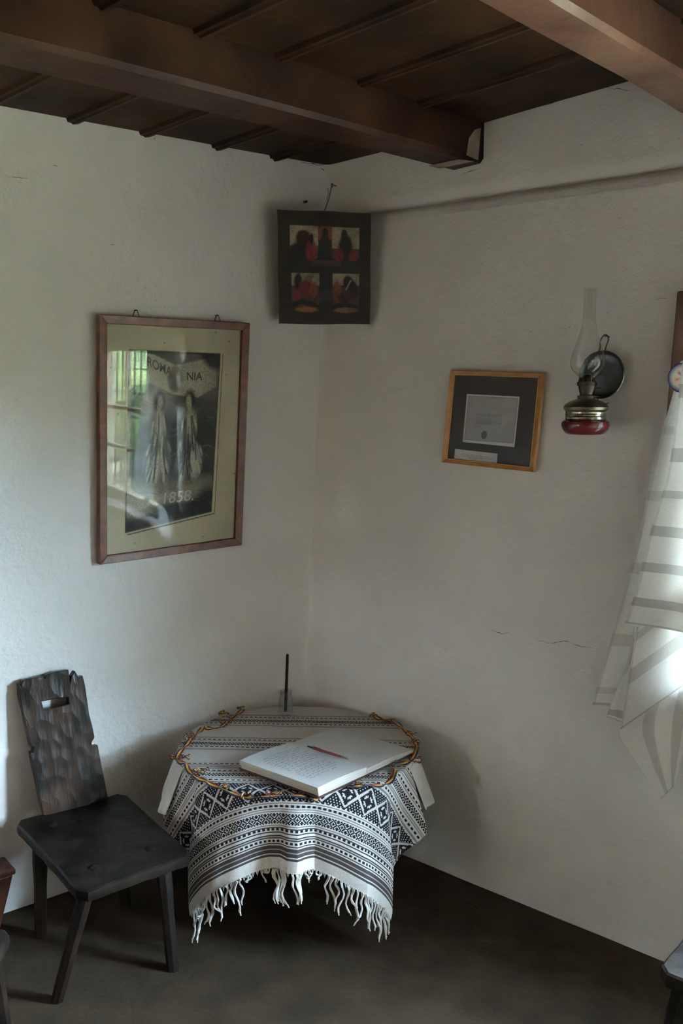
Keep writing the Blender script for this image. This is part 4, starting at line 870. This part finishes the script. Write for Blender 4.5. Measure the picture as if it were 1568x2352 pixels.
MB().tube([rc - zup * (rr_ - .01) + nR * .004, lb0 + lax * lz(914) - nR * .012], [.0035, .0035], 8).build('bracket_arm', M['darkbrass'], lamp)
rn = rc + zup * (rr_ + .040); MB().tube([rn - nR * .03, rn + nR * .008], .0018, 6).build('nail', M['wire'], lamp)

# ================================================================== striped curtain in front of the window
cur = thing('curtain', onR(1500, 1838, .09), 'white sheer curtain with grey stripes, its tail folded over', 'curtain')
def sheet(name, L_, R_, n_u, n_v, off, stripes, ustripes=(), tone=.62, wave=.006, hem_rows=1, edge=True, fu=9.0, seed=0, hem_col=.62):
    """L_, R_: the left and right edges as lists of places, top to bottom; stripes: (v0, v1) shares"""
    Lc = np.array(catmull(L_, 10)); Rc = np.array(catmull(R_, 10))
    tl = np.linspace(0, 1, len(Lc)); tr_ = np.linspace(0, 1, len(Rc)); vs = np.linspace(0, 1, n_v + 1)
    Lp_ = np.stack([np.interp(vs, tl, Lc[:, k]) for k in range(3)], 1); Rp_ = np.stack([np.interp(vs, tr_, Rc[:, k]) for k in range(3)], 1)
    us_ = np.linspace(0, 1, n_u + 1); Pn = Lp_[:, None] * (1 - us_[None, :, None]) + Rp_[:, None] * us_[None, :, None]
    ug, vg = np.meshgrid(us_, vs); w = wave * (np.sin(ug * fu + 2.5 * vg + seed) + .5 * np.sin(ug * fu * 2.3 - 3 * vg + seed * 2)) * np.clip(ug * 8, .15, 1)
    Pn = Pn + (w + off)[..., None] * nR
    c = np.tile(np.array([.74, .72, .68]), (n_v, n_u, 1)) * (1 + .02 * rng.standard_normal((n_v, n_u, 1))); vm = (vs[:-1] + vs[1:]) / 2
    for v0, v1 in stripes: c[(vm > v0) & (vm < v1)] *= np.array([1.0, .985, .96]) * tone
    um = (us_[:-1] + us_[1:]) / 2
    for v0, v1 in ustripes: c[:, (um > v0) & (um < v1)] *= np.array([1.0, .985, .96]) * tone
    if hem_rows: c[-hem_rows:] *= hem_col
    if edge: c[:, :1] *= .80
    return add(name, Pn.reshape(-1, 3), grid_faces(n_u, n_v).tolist(), M['curtain'], cur, smooth=True, colors=c.reshape(-1, 3))
F0 = lambda x, y, d: onR(x, y, d)
# back layer, hanging nearest the wall
sheet('back_layer', [F0(1562, 830, .035), F0(1545, 905, .035), F0(1501, 1068, .035), F0(1458, 1267, .037), F0(1400, 1476, .04), F0(1359, 1619, .04)],
      [PR(1.72, 1.80, .035), PR(1.74, 1.6, .035), PR(1.74, 1.4, .035), PR(1.72, 1.15, .037), PR(1.66, .95, .04), PR(1.60, .78, .04)], 60, 130, 0.0, [(.30, .325), (.46, .485), (.62, .645), (.78, .805), (.92, .945)], wave=.004, seed=1, hem_rows=2, tone=.82)
# front layer
sheet('front_layer', [F0(1576, 800, .075), F0(1566, 842, .075), F0(1552, 960, .075), F0(1534, 1085, .075), F0(1515, 1149, .077), F0(1491, 1229, .08), F0(1472, 1304, .08), F0(1453, 1374, .08), F0(1434, 1431, .08)],
      [PR(1.70, 1.83, .06), PR(1.74, 1.70, .06), PR(1.82, 1.55, .06), PR(1.90, 1.40, .06), PR(1.95, 1.30, .06), PR(2.0, 1.2, .06), PR(2.04, 1.12, .06), PR(2.08, 1.04, .06), PR(2.12, .97, .06)], 90, 190, 0.0,
      [(.175, .205), (.315, .350), (.455, .490), (.590, .625), (.725, .762), (.868, .905)], wave=.008, fu=13, seed=2, hem_rows=3)
# lower layers: tail folded diagonally
sheet('tail_front', [F0(1466, 1440, .065), F0(1452, 1500, .065), F0(1440, 1580, .065), F0(1424, 1676, .065)], [F0(1740, 1215, .05), F0(1740, 1290, .05), F0(1740, 1370, .05), F0(1740, 1458, .05)], 60, 70, 0.0, [(.10, .22), (.50, .64)], wave=.005, seed=3, hem_rows=2, fu=8, tone=.72)
sheet('tail_back', [F0(1424, 1674, .052), F0(1421, 1694, .052), F0(1462, 1756, .052), F0(1518, 1838, .052)], [F0(1612, 1548, .045), F0(1590, 1640, .045), F0(1568, 1730, .048), F0(1550, 1803, .052)], 60, 60, 0.0, [], ustripes=[(.34, .50), (.74, .9)], wave=.003, seed=4, hem_rows=2, fu=7, hem_col=.8, tone=.78)
sheet('side_fold', [F0(1455, 1440, .05), F0(1440, 1520, .05), F0(1412, 1590, .05), F0(1392, 1646, .05)], [F0(1470, 1440, .055), F0(1462, 1510, .055), F0(1446, 1580, .055), F0(1432, 1660, .055)], 14, 60, 0.0, [(.86, .95)], wave=.003, seed=5, hem_rows=1)
MB().tube(catmull([F0(1464, 1752, .054), F0(1446, 1752, .056), F0(1444, 1766, .058), F0(1456, 1768, .058), F0(1460, 1756, .055)], 5), .0012, 5).build('loose_thread', M['thread'], cur)
MB().tube(catmull([F0(1436, 1432, .082), F0(1430, 1440, .084), F0(1430, 1446, .084), F0(1438, 1436, .083)], 5), .0012, 5).build('loose_thread', M['thread'], cur)
rod = thing('curtain_rod', PR(1.9, 1.835, .058), 'thin wooden rod above the window carrying the striped curtain', 'rod')
MB().tube([PR(1.42, 1.835, .058), PR(3.38, 1.835, .058)], .008, 10).build('pole', M['casing'], rod, smooth=True)
for s_ in (1.60, 3.30): MB().tube([PR(s_, 1.835, .058), PR(s_, 1.835, .018)], .006, 8).build('bracket', M['iron'], rod)
# decorated plate hung on the casing, half behind the curtain
ppc = onR(1570, 868, .034)
MB_ = MB().lathe([(.0001, .0), (.018, .0), (.026, .004), (.037, .009), (.0385, .0115), (.037, .012), (.025, .007), (.017, .0035), (.0001, .003)], ppc, nR, 48)
rads = np.array([np.linalg.norm(np.cross(np.array(v) - ppc, nR)) for v in MB_.V])
pc = np.where((rads > .0255)[:, None], np.array([.012, .022, .13]), np.array([.62, .58, .48])); ang = np.array([math.atan2((np.array(v) - ppc) @ uR, v[2] - ppc[2]) for v in MB_.V])
pc = np.where(((rads > .015) & (rads < .02) & (np.sin(ang * 6) > .5))[:, None], np.array([.55, .06, .03]), pc)
pl_ = add('decorative_plate', MB_.V, MB_.F, M['plate'], None, origin=ppc, colors=pc); autosmooth(fixn(pl_)); tag(pl_, 'small blue rimmed plate hung on the window casing beside the curtain', 'plate')

# ================================================================== hewn wooden chair at the left
SZ = .33; seat_px = [(31, 1886), (284, 1818), (446, 1962), (185, 2054)]
sc_ = [onz(*q, SZ) for q in seat_px]; ctr = np.mean(sc_, 0)
chair = thing('hewn_chair', (ctr[0], ctr[1], 0), 'dark hewn wooden chair with a jagged plank back and hand slot', 'chair')
def slab(name, corners, th, mat, parent, sub=10, seed=0, cut=.012, chamfer=.006):
    """a hewn plank: rounded corners, uneven edges"""
    c = [np.asarray(q, float) for q in corners]; out = []
    for k in range(4):
        a, b = c[k], c[(k + 1) % 4]
        for i in range(sub): 
            t = .06 + .88 * i / (sub - 1); out.append(a * (1 - t) + b * t)
    m_ = np.mean(c, 0); r_ = np.random.default_rng(seed); n = len(out)
    out = [p + (m_ - p) / np.linalg.norm(m_ - p) * (.004 * r_.random()) for p in out]
    rings = [(0.0, -chamfer), (-chamfer * .8, 0.0), (-th * .5, .002), (-th + chamfer, -.002), (-th, -chamfer - .01)]
    V = []
    for dz, grow in rings:
        for p in out: d_ = p - m_; V.append(p + d_ / np.linalg.norm(d_) * grow + np.array([0, 0, dz + (.0015 * r_.random() if dz else 0)]))
    Fc = [tuple(range(n))] + [(k * n + i, k * n + (i + 1) % n, (k + 1) * n + (i + 1) % n, (k + 1) * n + i) for k in range(len(rings) - 1) for i in range(n)] + [tuple(range(len(rings) * n - 1, (len(rings) - 1) * n - 1, -1))]
    return autosmooth(fixn(add(name, V, Fc, mat, parent)), 30)
slab('seat', sc_, .036, M['chairwood'], chair, seed=3)
feet = [onz(94, 2150, 0), onz(290, 2080, 0), onz(397, 2226, 0), onz(131, 2298, 0)]
tops = [ctr * .30 + sc_[0] * .70, ctr * .30 + sc_[1] * .70, ctr * .34 + sc_[2] * .66, ctr * .20 + sc_[3] * .80]
def leg(name, top, foot, r0, r1, parent, mat=M['legwood']):
    top = np.array([top[0], top[1], SZ - .03]); ax = unit(foot - top); V = []
    for t in (0, .25, .5, .75, 1.0):
        p = top * (1 - t) + foot * t; r = r0 + (r1 - r0) * t + .0012 * math.sin(t * 9)
        for k in range(8):
            q = 2 * math.pi * (k + .5) / 8; V.append(p + np.array([math.cos(q), math.sin(q), 0]) * r * (1.05 if k % 2 else .98))
    Fc = [(i * 8 + k, i * 8 + (k + 1) % 8, (i + 1) * 8 + (k + 1) % 8, (i + 1) * 8 + k) for i in range(4) for k in range(8)] + [tuple(range(8)), tuple(range(39, 31, -1))]
    return fixn(add(name, V, Fc, mat, parent))
for tp, ft in zip(tops, feet): leg('leg', tp, ft + np.array([0, 0, .0]), .022, .0165, chair)
# leg tenons showing through the seat
for px, py in ((120, 1893), (345, 1948), (218, 1992)):
    p = onz(px, py, SZ + .001); MB().lathe([(.0001, .0022), (.012, .0018), (.0145, 0), (.0145, -.01), (.0001, -.01)], p, (0, 0, 1), 12).build('tenon', M['legwood'], chair, smooth=True)
# back plank
bl, br = onz(100, 1874, SZ), onz(248, 1838, SZ); bdir = unit(br - bl); bn = np.array([bdir[1], -bdir[0], 0]); bn = bn if bn[1] < 0 else -bn
back_n = unit(bn + np.array([0, 0, .165])); BKP = lambda x, y, d=0.0: onpl(x, y, bl + back_n * d, back_n)
ol = [(101, 1874), (138, 1868), (138, 1874), (160, 1871), (208, 1855), (208, 1846), (249, 1834), (240, 1790), (232, 1750), (225, 1711), (212, 1715), (211, 1705), (218, 1694), (212, 1665), (205, 1640), (201, 1610), (196, 1575), (190, 1551),
      (181, 1556), (172, 1540), (164, 1553), (161, 1568), (158, 1538), (130, 1542), (106, 1550), (103, 1559), (100, 1553), (70, 1558), (52, 1562), (48, 1578), (42, 1569), (46, 1605), (56, 1650), (67, 1700), (71, 1716), (78, 1717), (75, 1728), (70, 1728), (77, 1765), (85, 1800), (92, 1840)]
hole = [(96, 1611), (157, 1601), (159, 1617), (101, 1631)]
def rough_plank(name, outline, hole_, th, mat, parent):
    bm = bmesh.new(); org = ORG[parent]
    def loop(pts): 
        vs = [bm.verts.new(Vector(tuple(BKP(x_, y_) - org))) for x_, y_ in pts]; return [bm.edges.new((vs[i], vs[(i + 1) % len(vs)])) for i in range(len(vs))]
    ed = loop(outline) + loop(hole_)
    bmesh.ops.triangle_fill(bm, use_beauty=True, use_dissolve=False, edges=ed)
    bmesh.ops.recalc_face_normals(bm, faces=bm.faces)
    if sum((f.normal @ Vector(tuple(back_n))) for f in bm.faces) < 0: bmesh.ops.reverse_faces(bm, faces=bm.faces)
    bmesh.ops.subdivide_edges(bm, edges=[e for e in bm.edges if e.calc_length() > .05], cuts=2, use_grid_fill=False)
    bmesh.ops.triangulate(bm, faces=bm.faces)
    r = bmesh.ops.extrude_face_region(bm, geom=list(bm.faces)); ev = [v for v in r['geom'] if isinstance(v, bmesh.types.BMVert)]
    bmesh.ops.translate(bm, verts=ev, vec=Vector(tuple(-back_n * th))); bmesh.ops.recalc_face_normals(bm, faces=bm.faces)
    me = bpy.data.meshes.new(name); bm.to_mesh(me); bm.free(); me.materials.append(mat)
    o = bpy.data.objects.new(name, me); COL.objects.link(o); o.parent = parent; ORG[o] = org; return bevel(o, .0025, 2)
M['backwood'] = None
def hewn(name):
    """dark polished wood with hewing scallops"""
    m, nt, b = _new(name); N = nt.nodes; L = nt.links; tc = N.new('ShaderNodeTexCoord')
    b.inputs['Roughness'].default_value = .30; b.inputs['Specular IOR Level'].default_value = .22
    n = N.new('ShaderNodeTexNoise'); n.inputs['Scale'].default_value = 12; n.inputs['Detail'].default_value = 6; L.new(tc.outputs['Object'], n.inputs['Vector'])
    r = N.new('ShaderNodeValToRGB'); r.color_ramp.elements[0].color = (.009, .007, .006, 1); r.color_ramp.elements[1].color = (.050, .026, .017, 1); r.color_ramp.elements[0].position = .35; r.color_ramp.elements[1].position = .7
    L.new(n.outputs[0], r.inputs[0]); L.new(r.outputs[0], b.inputs['Base Color'])
    mp = N.new('ShaderNodeMapping'); mp.inputs['Scale'].default_value = (1, 1, .55); L.new(tc.outputs['Object'], mp.inputs[0])
    v = N.new('ShaderNodeTexVoronoi'); v.feature = 'F1'; v.inputs['Scale'].default_value = 34; L.new(mp.outputs[0], v.inputs['Vector'])
    mp2 = N.new('ShaderNodeMapping'); mp2.inputs['Scale'].default_value = (70, 70, 9); L.new(tc.outputs['Object'], mp2.inputs[0])
    n2 = N.new('ShaderNodeTexNoise'); n2.inputs['Scale'].default_value = 1.0; n2.inputs['Detail'].default_value = 4; L.new(mp2.outputs[0], n2.inputs['Vector'])
    a = N.new('ShaderNodeMath'); a.operation = 'MULTIPLY_ADD'; L.new(n2.outputs[0], a.inputs[0]); a.inputs[1].default_value = .55; L.new(v.outputs['Distance'], a.inputs[2])
    bp_ = N.new('ShaderNodeBump'); bp_.inputs['Strength'].default_value = .35; bp_.inputs['Distance'].default_value = .010; L.new(a.outputs[0], bp_.inputs['Height']); L.new(bp_.outputs[0], b.inputs['Normal'])
    return m
M['backwood'] = hewn('hewn_polished_wood')
rough_plank('backrest', ol, hole, .026, M['backwood'], chair)

# ================================================================== furniture cut off by the frame
def stool(name, corners, label, tops_, feet_):
    c = [np.asarray(q, float) for q in corners]; m_ = np.mean(c, 0); t = thing(name, (m_[0], m_[1], 0), label, 'stool', 'low hewn stools')
    slab('seat', c, .040, M['chairwood'], t, seed=9)
    for a, f in zip(tops_, feet_): MB().tube([a, f], [.023, .017], 8).build('leg', M['legwood'], t)
    return t
hS = .34; K = onz(1507, 2226, hS); e1 = unit(onz(1562, 2156, hS) - K); e2 = unit(np.array([-e1[1], e1[0], 0])); e2 = e2 if e2[0] > 0 else -e2
cs_ = [K, K + e1 * .36, K + e1 * .36 + e2 * .34, K + e2 * .34]; mS = np.mean(cs_, 0)
tp_ = [q * .72 + mS * .28 - np.array([0, 0, .03]) for q in cs_]; ft_ = [np.array([q[0], q[1], 0]) * .96 + np.array([mS[0], mS[1], 0]) * .04 for q in cs_]
stool('low_stool', cs_, 'glossy dark low stool cut off at the lower right corner', tp_, ft_)
f0_ = onz(14, 2385, 0); t0_ = onz(-22, 2190, .30); cs_ = [t0_ + np.array([.035, .05, .03]), t0_ + np.array([.035, -.27, .03]), t0_ + np.array([-.29, -.27, .03]), t0_ + np.array([-.29, .05, .03])]; mS = np.mean(cs_, 0)
dl = f0_ - t0_; tp_ = [t0_, t0_ + np.array([0, -.2, 0]), t0_ + np.array([-.24, -.2, 0]), t0_ + np.array([-.24, 0, 0])]
ft_ = [f0_, tp_[1] + np.array([.02, -.04, -.30]), tp_[2] + np.array([-.04, -.04, -.30]), tp_[3] + np.array([-.04, .03, -.30])]
stool('low_stool', cs_, 'dark low stool whose leg shows at the lower left edge', tp_, ft_)
# low chest with sloping ends against the left wall
co = .13; t1 = onL(32, 1994, co); t2 = onL(8, 2100, co); zt_ = t1[2]; sT = float(np.dot(t1 - CB, uL)); sB = sT + (float(np.dot(t2 - CB, uL)) - sT) * zt_ / max(zt_ - t2[2], .01)
chest = thing('low_chest', PL(sT + .4, 0, co * .5), 'reddish lacquered low wooden chest cut off at the left edge', 'chest')
body = [(sB, .0), (sT + .006, zt_ - .016), (sT + .80, zt_ - .016), (sT + .8, 0)]
bevel(MB().hexa([PL(s_, z_, .045) for s_, z_ in body], [PL(s_, z_, co) for s_, z_ in body]).build('body', M['redwood'], chest), .004)
bevel(MB().hexa([PL(sT, zt_ - .016, .04), PL(sT + .81, zt_ - .016, .04), PL(sT + .81, zt_, .04), PL(sT, zt_, .04)], [PL(sT, zt_ - .016, co + .004), PL(sT + .81, zt_ - .016, co + .004), PL(sT + .81, zt_, co + .004), PL(sT, zt_, co + .004)]).build('lid', M['redwood'], chest), .004)
